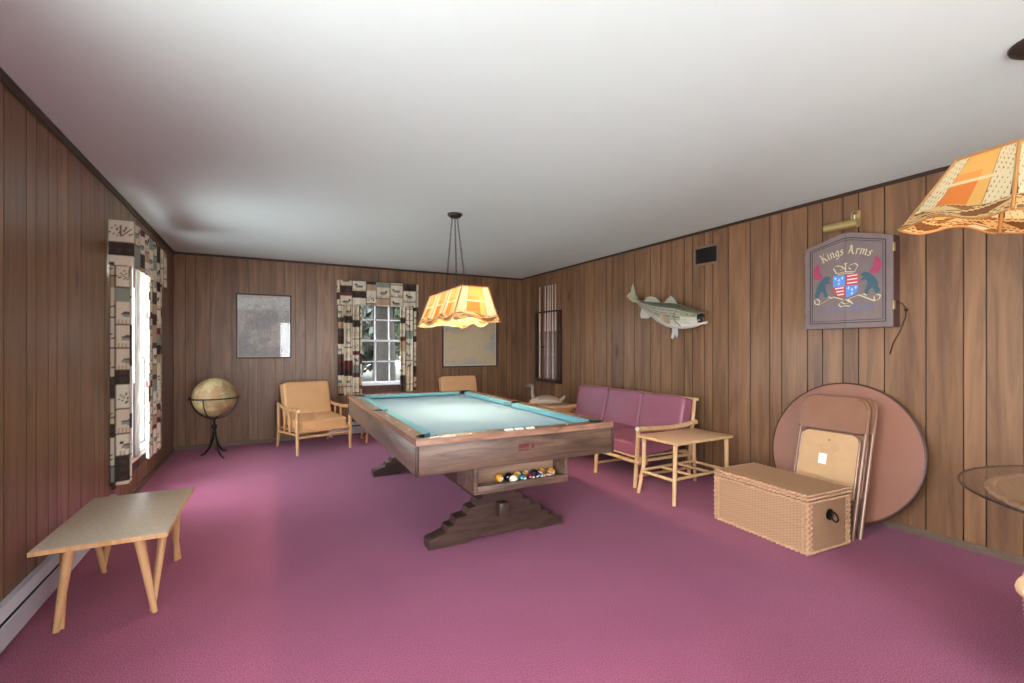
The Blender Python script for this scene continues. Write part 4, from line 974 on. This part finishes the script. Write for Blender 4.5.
    while x < 0.15:
        k = rng.random(); wd = 0.017+0.008*k; h_ = 0.036
        if abs(x+wd/2) > 0.012:
            nib(m, [(0, 0), (0, 1)], x, 0.128, h_, 0, 0.14, 0.0012)
            nib(m, [(0, 1 if k > 0.5 else 0.5), (0.38, 0.92 if k > 0.5 else 0.55)], x, 0.128, h_, 0, 0.12, 0.0012)
            nib(m, [(0.4, 0.9), (0.4, 0.1 if k > 0.3 else 0.5)], x, 0.128, h_, 0, 0.14, 0.0012)
            if k < 0.6: nib(m, [(0, 0.05), (0.4, 0.05)], x, 0.128, h_, 0, 0.1, 0.0012)
        x += wd+0.008
    m.build('worn_lettering', 'blue_faint', T, smooth=False)
    # shield
    sx, z0, z1 = 0.086, 0.235, 0.395; zm = 0.312
    blue, red, wht = MB(), MB(), MB()
    def flat(m, poly, t=0.0014): m.prism(poly, lambda u, v, q: (u, yf-0.0003-q, v), t)
    flat(blue, [(-sx, zm), (-0.002, zm), (-0.002, z1), (-sx, z1)]); flat(blue, [(0.002, zm), (sx, zm), (sx*0.9, 0.262), (0.04, 0.236), (0.002, 0.225)])
    flat(red, [(0.002, zm), (sx, zm), (sx, z1), (0.002, z1)]); flat(red, [(-0.002, zm), (-0.002, 0.225), (-0.04, 0.236), (-sx*0.9, 0.262), (-sx, zm)])
    for k in range(3):
        z = zm+0.014+k*0.026; flat(wht, [(0.012, z), (0.078, z+0.003), (0.078, z+0.010), (0.012, z+0.008)], 0.0022)
        z = zm-0.018-k*0.024; flat(wht, [(-0.07+k*0.008, z), (-0.012, z+0.003), (-0.012, z+0.010), (-0.07+k*0.008, z+0.008)], 0.0022)
    for cx, cz in ((-0.044, 0.354), (0.044, 0.275)):
        for dx, dz in ((-0.024, 0.02), (0.024, 0.02), (0, -0.022), (0, 0.006)):
            for p in ([(-0.010, 0), (0.010, 0)], [(0, -0.012), (0, 0.012)], [(-0.007, -0.007), (0.007, 0.007)]): nib(wht, [(p[0][0]*1.0, p[0][1]), (p[1][0], p[1][1])], cx+dx, cz+dz, 1.0, 0, 0.004, 0.0022)
    sh = blue.build('shield', 'blue_paint', T, smooth=False); red.build('red_quarter', 'red_paint', sh, smooth=False); wht.build('charge', 'white_inlay', sh, smooth=False)
    m = MB()
    for poly in ([(-0.062, 0.412), (-0.082, 0.452), (-0.064, 0.470), (-0.030, 0.462), (-0.002, 0.436)], [(0.062, 0.412), (0.082, 0.452), (0.064, 0.470), (0.030, 0.462), (0.002, 0.436)], [(-0.062, 0.410), (0.0, 0.418), (0.062, 0.410)], [(-0.052, 0.400), (0.0, 0.406), (0.052, 0.400)], [(0, 0.42), (0, 0.485)], [(-0.012, 0.476), (0.012, 0.476)], [(-0.034, 0.430), (-0.022, 0.444)], [(0.022, 0.444), (0.034, 0.430)]):
        nib(m, poly, 0, 0, 1.0, 0, 0.008)
    m.build('crown', 'gold_paint', T, smooth=False)
    beast = [(0.098, 0.385), (0.125, 0.402), (0.150, 0.392), (0.170, 0.372), (0.188, 0.352), (0.205, 0.318), (0.208, 0.285), (0.222, 0.262), (0.212, 0.240), (0.190, 0.240), (0.184, 0.262), (0.170, 0.285), (0.152, 0.268), (0.146, 0.240), (0.118, 0.238), (0.124, 0.262), (0.138, 0.300), (0.142, 0.332), (0.128, 0.345), (0.104, 0.338), (0.100, 0.350), (0.120, 0.362)]
    wing = [(0.158, 0.395), (0.178, 0.378), (0.205, 0.382), (0.222, 0.405), (0.228, 0.445), (0.218, 0.480), (0.198, 0.500), (0.182, 0.492), (0.190, 0.470), (0.176, 0.455), (0.186, 0.432), (0.164, 0.418)]
    for s in (-1, 1):
        m = MB(); flat(m, [(s*x, z) for x, z in beast]); b = m.build('supporter', 'teal_paint', T, smooth=False)
        m = MB(); flat(m, [(s*x, z) for x, z in wing]); m.build('wing', 'crimson_paint', b, smooth=False)
    m = MB()
    for s in (-1, 1):
        for poly in ([(0.05, 0.225), (0.085, 0.238), (0.11, 0.226), (0.15, 0.205), (0.185, 0.186), (0.215, 0.196), (0.222, 0.222), (0.20, 0.232), (0.182, 0.215), (0.188, 0.190)], [(0.018, 0.214), (0.05, 0.225)], [(0.02, 0.21), (0.048, 0.176), (0.03, 0.160), (0.0, 0.166)], [(0.0, 0.214), (0.028, 0.192), (0.0, 0.178)], [(0.09, 0.228), (0.12, 0.244), (0.135, 0.230)]):
            nib(m, [(s*x, z) for x, z in poly], 0, 0, 1.0, 0, 0.009)
    m.build('scroll', 'gold_paint', T, smooth=False)
build_cabinet()
def build_picture_light():
    T = empty('picture_light', (XR-0.001, 1.925, 2.172), -PI/2); tag(T, 'brass picture light mounted above the dart cabinet', 'lamp')
    m = MB(); m.bx(0.055, 0.085, -0.012, 0, 0.0, 0.11, 0.003); m.build('wall_plate', 'brass', T)
    m = MB(); m.tube([(0.07, -0.01, 0.09), (0.07, -0.06, 0.105), (0.07, -0.095, 0.08), (0.07, -0.10, 0.027)], 0.006, 8); m.build('arm', 'brass', T)
    m = MB(); m.tube([(-0.115, -0.10, 0.0), (-0.112, -0.10, 0.0), (0.112, -0.10, 0.0), (0.115, -0.10, 0.0)], [0.026, 0.031, 0.031, 0.026], 24)
    m.build('shade', 'brass', T)
    m = MB(); m.cyl((0.09, -0.10, 0.026), (0.09, -0.10, 0.062), 0.006, n=10); m.build('switch_knob', 'bamboo_end', T)
build_picture_light()
m = MB(); y0 = 1.588
m.tube([(XR-0.05, 1.5985, 1.585), (XR-0.03, y0-0.016, 1.565), (XR-0.02, y0-0.03, 1.53), (XR-0.006, y0-0.02, 1.47), (XR-0.008, y0+0.01, 1.38), (XR-0.006, y0+0.05, 1.30), (XR-0.005, y0+0.07, 1.22)], 0.0035, 6)
m.sphere((XR-0.018, y0-0.028, 1.525), 0.012, 10)
tag(m.build('power_cord', 'black_plastic', None, angle=180), 'thin dark cord dangling below the right side of the dart cabinet', 'cord')

# ------------------------------------------------------------------ round table top leaning on the wall
RTL = 0.232
def build_round():
    D = 1.028; T = empty('round_table_top', (3.640, 1.912, 0.002), -PI/2, -RTL); tag(T, 'large round brown folding table standing on edge against the right wall', 'table')
    # local: disc in the x-z plane, face towards -y
    m = MB(); n = 72; R = D/2
    A = [(R-0.006, 0.0), (R-0.002, 0.002), (R-0.002, 0.024)]
    ringpts = lambda r, y: [m.v((r*math.cos(2*PI*k/n), y, R+r*math.sin(2*PI*k/n))) for k in range(n)]
    r0 = ringpts(R-0.010, 0.0); r1 = ringpts(R-0.010, 0.026); m.f(r0); m.f(r1[::-1])
    for k in range(n): m.f([r0[k], r0[(k+1) % n], r1[(k+1) % n], r1[k]])
    m.build('tabletop', 'table_pinkbrown', T, angle=60)
    m = MB(); rr = [ringpts(R-0.012, -0.003), ringpts(R-0.002, -0.001), ringpts(R, 0.004), ringpts(R, 0.024), ringpts(R-0.010, 0.028)]
    for a, b in zip(rr, rr[1:]):
        for k in range(n): m.f([a[k], a[(k+1) % n], b[(k+1) % n], b[k]])
    m.build('rim', 'table_edge', T, angle=60)
    m = MB(); m.bx(-0.33, 0.33, 0.028, 0.05, R-0.2, R-0.17, 0.004); m.bx(-0.33, 0.33, 0.028, 0.05, R+0.17, R+0.2, 0.004); m.build('folded_leg', 'brown_metal', T)
build_round()

# ------------------------------------------------------------------ folded metal chairs
def build_folding():
    T = empty('folding_chair', (3.388, 1.870, 0.001), -PI/2, -0.235)
    w = 0.214
    def loop(w_, z0, z1, y0, y1, r, rad):
        pts = []
        for k in range(7):
            a = PI-PI/2*k/6; pts.append((-w_+rad+rad*math.cos(a), y1, z1-rad+rad*math.sin(a)))
        for k in range(7):
            a = PI/2-PI/2*k/6; pts.append((w_-rad+rad*math.cos(a), y1, z1-rad+rad*math.sin(a)))
        return [(-w_, y0, z0)]+pts+[(w_, y0, z0)]
    m = MB(); m.tube(loop(w, 0.0, 0.935, 0.022, 0.022, 0.013, 0.07), 0.0125, 10); m.build('frame', 'brown_metal', T)
    m = MB()
    for s in (-1, 1): m.tube([(s*(w-0.022), 0.045, 0.01), (s*(w-0.022), 0.045, 0.62)], 0.011, 10)
    m.cyl((-w+0.022, 0.045, 0.12), (w-0.022, 0.045, 0.12), 0.009, n=10); m.build('rear_legs', 'brown_metal', T)
    m = MB(); m.cyl((-w, 0.022, 0.16), (w, 0.022, 0.16), 0.009, n=10); m.build('crossbar', 'brown_metal', T)
    for s in (-1, 1):
        m = MB(); m.bx(s*(w-0.011)-0.003, s*(w-0.011)+0.003, 0.015, 0.05, 0.3, 0.66, 0.002); m.build('hinge_plate', 'brown_metal', T)
    # padded back with rounded upper corners
    def rr(w_, z0, z1, rad_t, rad_b, n=8):
        p = []
        for (cx, cz, a0, r) in ((w_-rad_b, z0+rad_b, -90, rad_b), (w_-rad_t, z1-rad_t, 0, rad_t), (-w_+rad_t, z1-rad_t, 90, rad_t), (-w_+rad_b, z0+rad_b, 180, rad_b)):
            for k in range(n+1): a = math.radians(a0+90*k/n); p.append((cx+r*math.cos(a), cz+r*math.sin(a)))
        return p
    m = MB(); m.prism(rr(w+0.006, 0.700, 0.942, 0.075, 0.012), lambda u, v, q: (u, 0.032-q, v), 0.034)
    bmesh.ops.bevel(m.bm, geom=[e for e in m.bm.edges if e.verts[0].co.y < 0.0 and e.verts[1].co.y < 0.0], offset=0.012, segments=3, affect='EDGES'); m.build('backrest', 'brown_vinyl', T, angle=50)
    # seat folded flat, underside out
    m = MB(); m.prism(rr(w-0.024, 0.245, 0.686, 0.055, 0.03), lambda u, v, q: (u, 0.030-q, v), 0.022); st = m.build('seat', 'board_tan', T, smooth=False)
    m = MB(); pts = [(x, 0.012, z) for x, z in rr(w-0.022, 0.242, 0.690, 0.058, 0.033)]; m.tube(pts, 0.0085, 8, closed=True); m.build('seat_rim', 'brown_metal', st)
    m = MB(); m.bx(-0.055, -0.002, 0.0068, 0.0085, 0.455, 0.528); m.build('sticker', 'paper_white', st, smooth=False)
    m = MB()
    for a_, b_, t in ((0.062, 0.030, 0.002), (0.054, 0.022, 0.0016)): m.tube([(0.005+a_*math.cos(2*PI*k/28), 0.0072, 0.577+b_*math.sin(2*PI*k/28)) for k in range(28)], t, 5, closed=True)
    m.cyl((-0.04, 0.0072, 0.577), (0.05, 0.0072, 0.577), 0.002, n=5); m.build('stamp', 'stamp_ink', st)
    m = MB()
    for x, z in ((0.0, 0.30), (0.0, 0.628)): m.sphere((x, 0.007, z), 0.005, 10, (1, 0.5, 1))
    m.build('screw', 'black_metal', st)
    return T
FC = build_folding()
tag(FC, 'front folded brown metal chair showing its tan seat underside and white sticker', 'folding chair', 'folded chairs leaning on the round table')
F2 = copy_tree(FC); F2.location = (3.455, 1.858, 0.001); F2.rotation_euler = (-0.240, 0, -PI/2)
tag(F2, 'second folded brown metal chair between the front one and the round table', 'folding chair', 'folded chairs leaning on the round table')

# ------------------------------------------------------------------ wicker trunk
WK = [hx('#bd9676'), hx('#a98261'), hx('#c9a585'), hx('#967050')]
def weave(m, O, U, V, N_, lu, lv, sp=0.022, rowh=0.0085, amp=0.0022, seed=0):
    """over-and-under weave on the rectangle O + U*lu + V*lv, bulging along N_"""
    rng = random.Random(seed); O, U, V, N_ = map(Vector, (O, U, V, N_)); rows = max(2, int(lv/rowh)); colsn = max(2, int(lu/sp)); sub = 3
    tone = [rng.random() for _ in range(rows)]
    def fn(u, v):
        j = v*rows; r = int(min(rows-1e-6, j)); fr = j-r; ph = PI*colsn*u+(r % 2)*PI
        d = amp*(0.6+0.6*math.sin(ph))*math.sin(PI*min(1, max(0, fr)))
        return O+U*(lu*u)+V*(lv*v)+N_*d
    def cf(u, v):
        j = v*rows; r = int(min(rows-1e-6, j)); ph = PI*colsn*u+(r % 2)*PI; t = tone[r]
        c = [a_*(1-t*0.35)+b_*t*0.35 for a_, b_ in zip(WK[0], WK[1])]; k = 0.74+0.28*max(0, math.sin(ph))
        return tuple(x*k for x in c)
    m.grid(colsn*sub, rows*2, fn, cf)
def braid(m, a, b, r=0.010, seed=0, n=None):
    a, b = Vector(a), Vector(b); L = (b-a).length; n = n or int(L/0.016); t = (b-a).normalized(); rng = random.Random(seed)
    side = t.cross(Vector((0, 0, 1)));
    if side.length < 0.1: side = Vector((1, 0, 0))
    side.normalize(); up = side.cross(t)
    for k in range(n):
        r_ = rng.random(); c = a+t*(L*(k+0.5)/n); m.c = tuple(x*(0.9+0.15*r_) for x in WK[0])
        s = 1
        q = (t*0.8+side*0.55+up*0.45).normalized() if k % 2 == 0 else (t*0.8-side*0.55-up*0.45).normalized()
        m.tube([c-q*0.013, c, c+q*0.013], [r*0.55, r*0.8, r*0.55], 7)
def build_trunk():
    T = empty('wicker_chest', (3.135, 1.990, 0), math.radians(-3.0)); tag(T, 'woven wicker chest with closed lid in front of the folded chairs', 'chest')
    a, b, h = 0.205, 0.342, 0.325      # half depth (x), half length (y), body height
    m = MB(); m.c = WK[1]; m.bx(-a+0.004, a-0.004, -b+0.004, b-0.004, 0.004, h)
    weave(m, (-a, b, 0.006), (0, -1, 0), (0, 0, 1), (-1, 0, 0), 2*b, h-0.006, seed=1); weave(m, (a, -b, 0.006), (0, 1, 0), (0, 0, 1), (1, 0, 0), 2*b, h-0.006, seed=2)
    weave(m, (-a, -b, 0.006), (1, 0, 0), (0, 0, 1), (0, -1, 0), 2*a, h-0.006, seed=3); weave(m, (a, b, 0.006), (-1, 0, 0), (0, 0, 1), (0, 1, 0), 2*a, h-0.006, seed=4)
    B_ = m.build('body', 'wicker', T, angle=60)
    m = MB(); k = 0
    for sx in (-1, 1):
        for sy in (-1, 1):
            braid(m, (sx*a, sy*b, 0.008), (sx*a, sy*b, h), 0.012, k); k += 1
            braid(m, (sx*(a+0.002), sy*(b-0.028), 0.02), (sx*(a+0.002), sy*(b-0.028), h-0.01), 0.007, k); braid(m, (sx*(a-0.028), sy*(b+0.002), 0.02), (sx*(a-0.028), sy*(b+0.002), h-0.01), 0.007, k+50)
    for z, r in ((0.012, 0.012), (h-0.008, 0.012)):
        for s in (-1, 1): braid(m, (s*(a+0.002), -b, z), (s*(a+0.002), b, z), r, k); braid(m, (-a, s*(b+0.002), z), (a, s*(b+0.002), z), r, k+1); k += 2
    m.build('braided_edge', 'wicker', B_, angle=60)
    m = MB(); m.c = hx('#3a281c'); m.bx(-a+0.002, a-0.002, -b+0.002, b-0.002, h-0.002, h+0.008); m.build('lid_gap', 'wicker', B_, smooth=False)
    # lid
    m = MB(); m.c = WK[1]; m.bx(-a+0.002, a-0.002, -b+0.002, b-0.002, h+0.008, h+0.044)
    weave(m, (-a+0.008, -b+0.008, h+0.045), (0, 1, 0), (1, 0, 0), (0, 0, 1), 2*b-0.016, 2*a-0.016, seed=6)
    L_ = m.build('lid', 'wicker', T, angle=60)
    m = MB()
    for z in (h+0.016, h+0.037):
        for s in (-1, 1): braid(m, (s*(a+0.004), -b-0.004, z), (s*(a+0.004), b+0.004, z), 0.012, k); braid(m, (-a, s*(b+0.004), z), (a, s*(b+0.004), z), 0.012, k+1); k += 2
    m.build('braided_edge', 'wicker', L_, angle=60)
    # end handles: black plate and ring
    for s in (-1, 1):
        H_ = empty('handle', (0, s*(b+0.005), 0.225)); H_.parent = T
        m = MB(); m.lathe([(0.001, 0), (0.036, 0), (0.036, 0.005), (0.03, 0.009), (0.001, 0.009)], 22)
        for q in m.bm.verts: q.co = Vector((q.co.x, s*q.co.z, q.co.y))
        m.build('plate', 'black_metal', H_)
        m = MB(); m.tube([(0.012+0.028*math.cos(2*PI*k_/20), s*(0.024-0.012*math.sin(2*PI*k_/20)), -0.012+0.026*math.sin(2*PI*k_/20)) for k_ in range(20)], 0.0045, 8, closed=True); m.build('ring', 'black_metal', H_)
build_trunk()

# ------------------------------------------------------------------ glass table on a wicker pedestal, wicker chair
def wicker_lathe(m, prof, n=96, seed=0):
    """woven surface of revolution; prof is dense list of (r,z)"""
    rng = random.Random(seed); rows = len(prof)-1; tone = [rng.random() for _ in prof]; vs = []
    for i, (r, z) in enumerate(prof):
        row = []
        for k in range(n):
            ph = PI*k/2+(i % 2)*PI; d = 0.004*math.sin(ph+PI/4); a = 2*PI*k/n
            c = WK[0] if tone[i] < 0.5 else WK[1]; f_ = 0.75+0.35*max(0, math.sin(ph+PI/4)); m.c = tuple(x*f_ for x in c)
            row.append(m.v(((r+d)*math.cos(a), (r+d)*math.sin(a), z)))
        vs.append(row)
    for A, B_ in zip(vs, vs[1:]):
        for k in range(n): m.f([A[k], A[(k+1) % n], B_[(k+1) % n], B_[k]])
def build_glass_table():
    T = empty('glass_table', (2.769, 0.261, 0)); tag(T, 'round glass-topped table on a wicker pedestal at the right edge', 'table')
    def rad(z):
        t = z/0.70; return 0.25+0.28*t**3+0.12*(1-t)**2
    m = MB(); wicker_lathe(m, [(rad(0.70*k/70), 0.70*k/70) for k in range(71)]); P_ = m.build('pedestal', 'wicker', T, angle=80)
    m = MB(); R0 = rad(0.70)
    for k in range(96):
        a = 2*PI*k/96; m.c = tuple(x*(0.85+0.2*random.random()) for x in WK[2]); c = Vector((R0*math.cos(a), R0*math.sin(a), 0.705)); t = Vector((-math.sin(a), math.cos(a), 0)); o = Vector((math.cos(a), math.sin(a), 0))
        q = (t*0.7+(o*0.6 if k % 2 else -o*0.6)).normalized(); m.tube([c-q*0.017, c, c+q*0.017], [0.008, 0.011, 0.008], 7)
    m.build('braided_rim', 'wicker', P_, angle=60)
    m = MB(); m.c = WK[2]; m.lathe([(R0-0.13, 0.700), (R0-0.01, 0.704), (R0-0.01, 0.690), (R0-0.13, 0.690), (R0-0.13, 0.700)], 64, capb=False, capt=False); m.build('collar', 'wicker', P_)
    m = MB(); m.lathe([(0.001, 0.716), (0.616, 0.716), (0.622, 0.719), (0.622, 0.726), (0.616, 0.729), (0.001, 0.729)], 96, capb=True, capt=True); m.build('glass_top', 'table_glass', T)
    m = MB(); m.tube([(0.6225*math.cos(2*PI*k/96), 0.6225*math.sin(2*PI*k/96), 0.7225) for k in range(96)], 0.0042, 6, closed=True); m.build('glass_edge', 'glass_rim', T)
plain('glass_rim', '#2f2c2a', 0.15)
build_glass_table()
def build_wicker_chair():
    T = empty('wicker_armchair', (1.774, 0.152, 0), math.radians(-90)); tag(T, 'wicker armchair with tan cushion at the lower right edge, partly out of view', 'chair')
    # local: front is -y... the back is at +y; turned so that it faces the glass table
    m = MB(); w, dpt = 0.29, 0.27
    def tub(u, v):
        a = PI*(-0.12)+PI*1.24*u; r = 0.94+0.06*v; z = 0.40+0.24*v
        rows = 44; ph = PI*60*u+(int(v*rows) % 2)*PI; d = 0.004*math.sin(ph)
        return ((w*r+d)*math.cos(a), 0.0+(dpt*r+d)*math.sin(a), z)
    def tc(u, v):
        rows = 44; ph = PI*60*u+(int(v*rows) % 2)*PI; f_ = 0.72+0.3*max(0, math.sin(ph)); return tuple(x*f_ for x in WK[0])
    m.grid(180, 44, tub, tc); m.build('tub_back', 'wicker', T, angle=80, solid=0.012)
    m = MB(); m.tube([tuple(0.965*q if i < 2 else q+0.022 for i, q in enumerate(tub(k/40, 1.0))) for k in range(41)], [0.02]+[0.028]*39+[0.02], 14); m.build('padded_top', 'cushion_tan', T)
    m = MB(); m.c = WK[1]; m.lathe([(0.25, 0.34), (0.262, 0.35), (0.262, 0.40), (0.25, 0.41)], 48); m.build('seat_base', 'wicker', T)
    m = MB(); m.cushion((0, -0.02, 0.455), (0.46, 0.44, 0.10), None, p=6); m.build('seat_cushion', 'cushion_tan', T, angle=60)
    m = MB(); m.cushion((0, 0.16, 0.60), (0.36, 0.10, 0.22), rx3(-0.05), p=6); m.build('back_cushion', 'cushion_tan', T, angle=60)
    for sx in (-1, 1):
        for sy in (-1, 1):
            m = MB(); m.cyl((sx*0.23, sy*0.21, 0), (sx*0.18, sy*0.17, 0.35), 0.016, 0.022, 12); m.build('leg', 'black_metal', T)
plain('cushion_tan', '#c9a57e', 0.8, var=0.04, scale=40, bump=0.1)
build_wicker_chair()

# ------------------------------------------------------------------ hanging stained shades
def chain(m, a, b, link=0.026, r=0.0024, wd=0.0075):
    a, b = Vector(a), Vector(b); L = (b-a).length; n = max(2, int(L/(link*0.78))); t = (b-a).normalized(); s = t.orthogonal().normalized(); o = t.cross(s)
    for k in range(n):
        c = a+t*(L*(k+0.5)/n); e = s if k % 2 else o
        m.tube([c+t*(link*0.5*math.sin(2*PI*i/10))+e*(wd*math.cos(2*PI*i/10)) for i in range(10)], r, 5, closed=True)
def shade_color(p, q, long_side):
    """p across 0..1, q from rim 0 to top 1"""
    cream, amber, orange, ink, brown = (1.0, 0.84, 0.52), (1.0, 0.56, 0.15), (0.95, 0.28, 0.05), (0.14, 0.06, 0.02), (0.42, 0.18, 0.06)
    k = 2 if long_side else 1
    w1 = 0.055+0.035*math.sin(2*PI*p*k+0.4); w2 = 0.135+0.045*math.sin(2*PI*p*k+1.5); w3 = 0.215+0.035*math.sin(2*PI*p*k+0.1)
    if q < w3:
        for w, t in ((w1, 0.012), (w2, 0.012), (w3, 0.012)):
            if abs(q-w) < t: return (0.95, 0.62, 0.28)
            if abs(q-w) < t+0.007: return ink
        if q < w1: return brown if math.sin(2*PI*(p*3*k+q*4)) > 0.1 else cream
        if q < w2: return (0.30, 0.12, 0.04) if math.sin(2*PI*(p*2*k-q*3)) > -0.1 else (0.95, 0.55, 0.22)
        return brown if math.sin(2*PI*(p*2.5*k+q*5)) > 0.25 else (1.0, 0.66, 0.30)
    seg = 3 if long_side else 1
    f = (p*seg) % 1.0
    if f < 0.02 or f > 0.98: return ink
    if abs(q-0.58) < 0.025: return cream
    if f < 0.25 or f > 0.75:
        n = math.sin(f*120+q*14)*math.sin(q*46+f*22)
        return brown if n > 0.72 else cream
    if abs(f-0.25) < 0.01 or abs(f-0.75) < 0.01: return brown
    return amber if (q > 0.72 or f > 0.6) else (orange if q < 0.58 else (1.0, 0.42, 0.10))
def build_lamp(name, loc, rz, ry, rx, tw, tl, bw, bl, h, canopy, hangers, bulbs, power, label, cat='hanging lamp', cs=1.0):
    T = empty(name, canopy); tag(T, label, cat)
    M = Matrix.Rotation(rz, 3, 'Z') @ Matrix.Rotation(ry, 3, 'Y') @ Matrix.Rotation(rx, 3, 'X'); off = Vector(loc)-Vector(canopy)
    X = lambda p: M @ Vector(p)+off
    m = MB(); m.lathe([(0.001, -0.030), (0.045*cs, -0.030), (0.052*cs, -0.024), (0.064*cs, -0.010), (0.066*cs, -0.0005), (0.001, -0.0005)], 32, capb=True, capt=True); m.build('canopy', 'lamp_metal', T)
    for hp in hangers:
        m = MB(); a = Vector((hp[0]*0.25, hp[1]*0.08, -0.03)); chain(m, a, X((hp[0], hp[1], 0.004))); m.build('chain', 'lamp_metal', T)
    S = empty('lamp_shade', (0, 0, 0)); S.parent = T
    tb = [(-tw, -tl), (tw, -tl), (tw, tl), (-tw, tl)]; bb = [(-bw, -bl), (bw, -bl), (bw, bl), (-bw, bl)]
    for i in range(4):
        a0, a1, b0, b1 = tb[i], tb[(i+1) % 4], bb[i], bb[(i+1) % 4]; wid = math.dist(b0, b1); longs = wid > 0.55
        nu = max(60, int(wid/0.0042)); nv = 84
        def fn(u, v, a0=a0, a1=a1, b0=b0, b1=b1):
            lo = Vector((b0[0]+(b1[0]-b0[0])*u, b0[1]+(b1[1]-b0[1])*u, -h)); hi = Vector((a0[0]+(a1[0]-a0[0])*u, a0[1]+(a1[1]-a0[1])*u, 0))
            p = lo.lerp(hi, v)
            fl = (1-v)**4
            n_ = 1 if not longs else 2
            p.z += fl*(0.022*math.sin(2*PI*u*n_-0.6)+0.006)*math.sin(PI*u)**0.5 if 0 < u < 1 else 0
            dirn = Vector(((b0[0]+b1[0])/2, (b0[1]+b1[1])/2, 0)).normalized(); p += dirn*(0.014*fl)
            return X(p)
        m = MB(); m.grid(nu, nv, fn, lambda u, v, L_=longs: shade_color(u, v, L_)); m.build('shade_panel', 'stained_shade', S, angle=60)
        m = MB(); m.tube([X((*tb[i], 0)), X((*bb[i], -h))], 0.006, 8); m.build('rib', 'lamp_rib', S)
        m = MB(); m.tube([fn(k/40, 0.0) for k in range(41)], 0.0045, 6); m.build('rim', 'lamp_rib', S)
    m = MB(); m.tube([X((*p, 0)) for p in tb], 0.006, 8, closed=True); m.build('top_frame', 'lamp_rib', S)
    m = MB(); m.c = (0.5, 0.25, 0.1); m.grid(6, 6, lambda u, v: X((-tw+2*tw*u, -tl+2*tl*v, -0.004)), lambda u, v: (0.35, 0.18, 0.08)); m.build('top_panel', 'stained_shade', S, smooth=False, solid=0.003)
    for b in bulbs:
        m = MB(); m.sphere((0, 0, 0), 0.03, 18, (1, 1, 1.15))
        for q in m.bm.verts: q.co = q.co+X(b)
        m.build('bulb', 'bulb_glow', T, angle=180)
        m = MB(); m.cyl(X((b[0], b[1], b[2]+0.03)), X((b[0], b[1], -0.01)), 0.014, n=12); m.build('socket', 'lamp_metal', T)
        l = bpy.data.lights.new('bulb_light', 'POINT'); l.energy = power; l.color = (1.0, 0.76, 0.50); l.shadow_soft_size = 0.034
        o = bpy.data.objects.new('bulb_light', l); COL.objects.link(o); o.parent = T; o.location = X(b)
    return T
build_lamp('pool_table_lamp', (1.458, 3.758, 1.737), 0.006, 0.022, -0.019, 0.112, 0.395, 0.197, 0.426, 0.272, (1.481, 3.862, H), [(-0.10, 0.0), (0.0, 0.0), (0.085, 0.0)],
           [(0, -0.25, -0.15), (0, 0.2, -0.15)], BULB_POOL, 'long amber stained shade hanging on three chains over the pool table')
build_lamp('game_table_lamp', (2.547, 0.681, 2.023), -0.468, 0.023, 0.092, 0.108, 0.116, 0.219, 0.224, 0.267, (2.640, 0.612, H), [(0.108, -0.116), (0.108, 0.06)],
           [(0, 0, -0.14)], BULB_GAME, 'amber stained glass shade at the right edge above the glass table', cs=1.65)
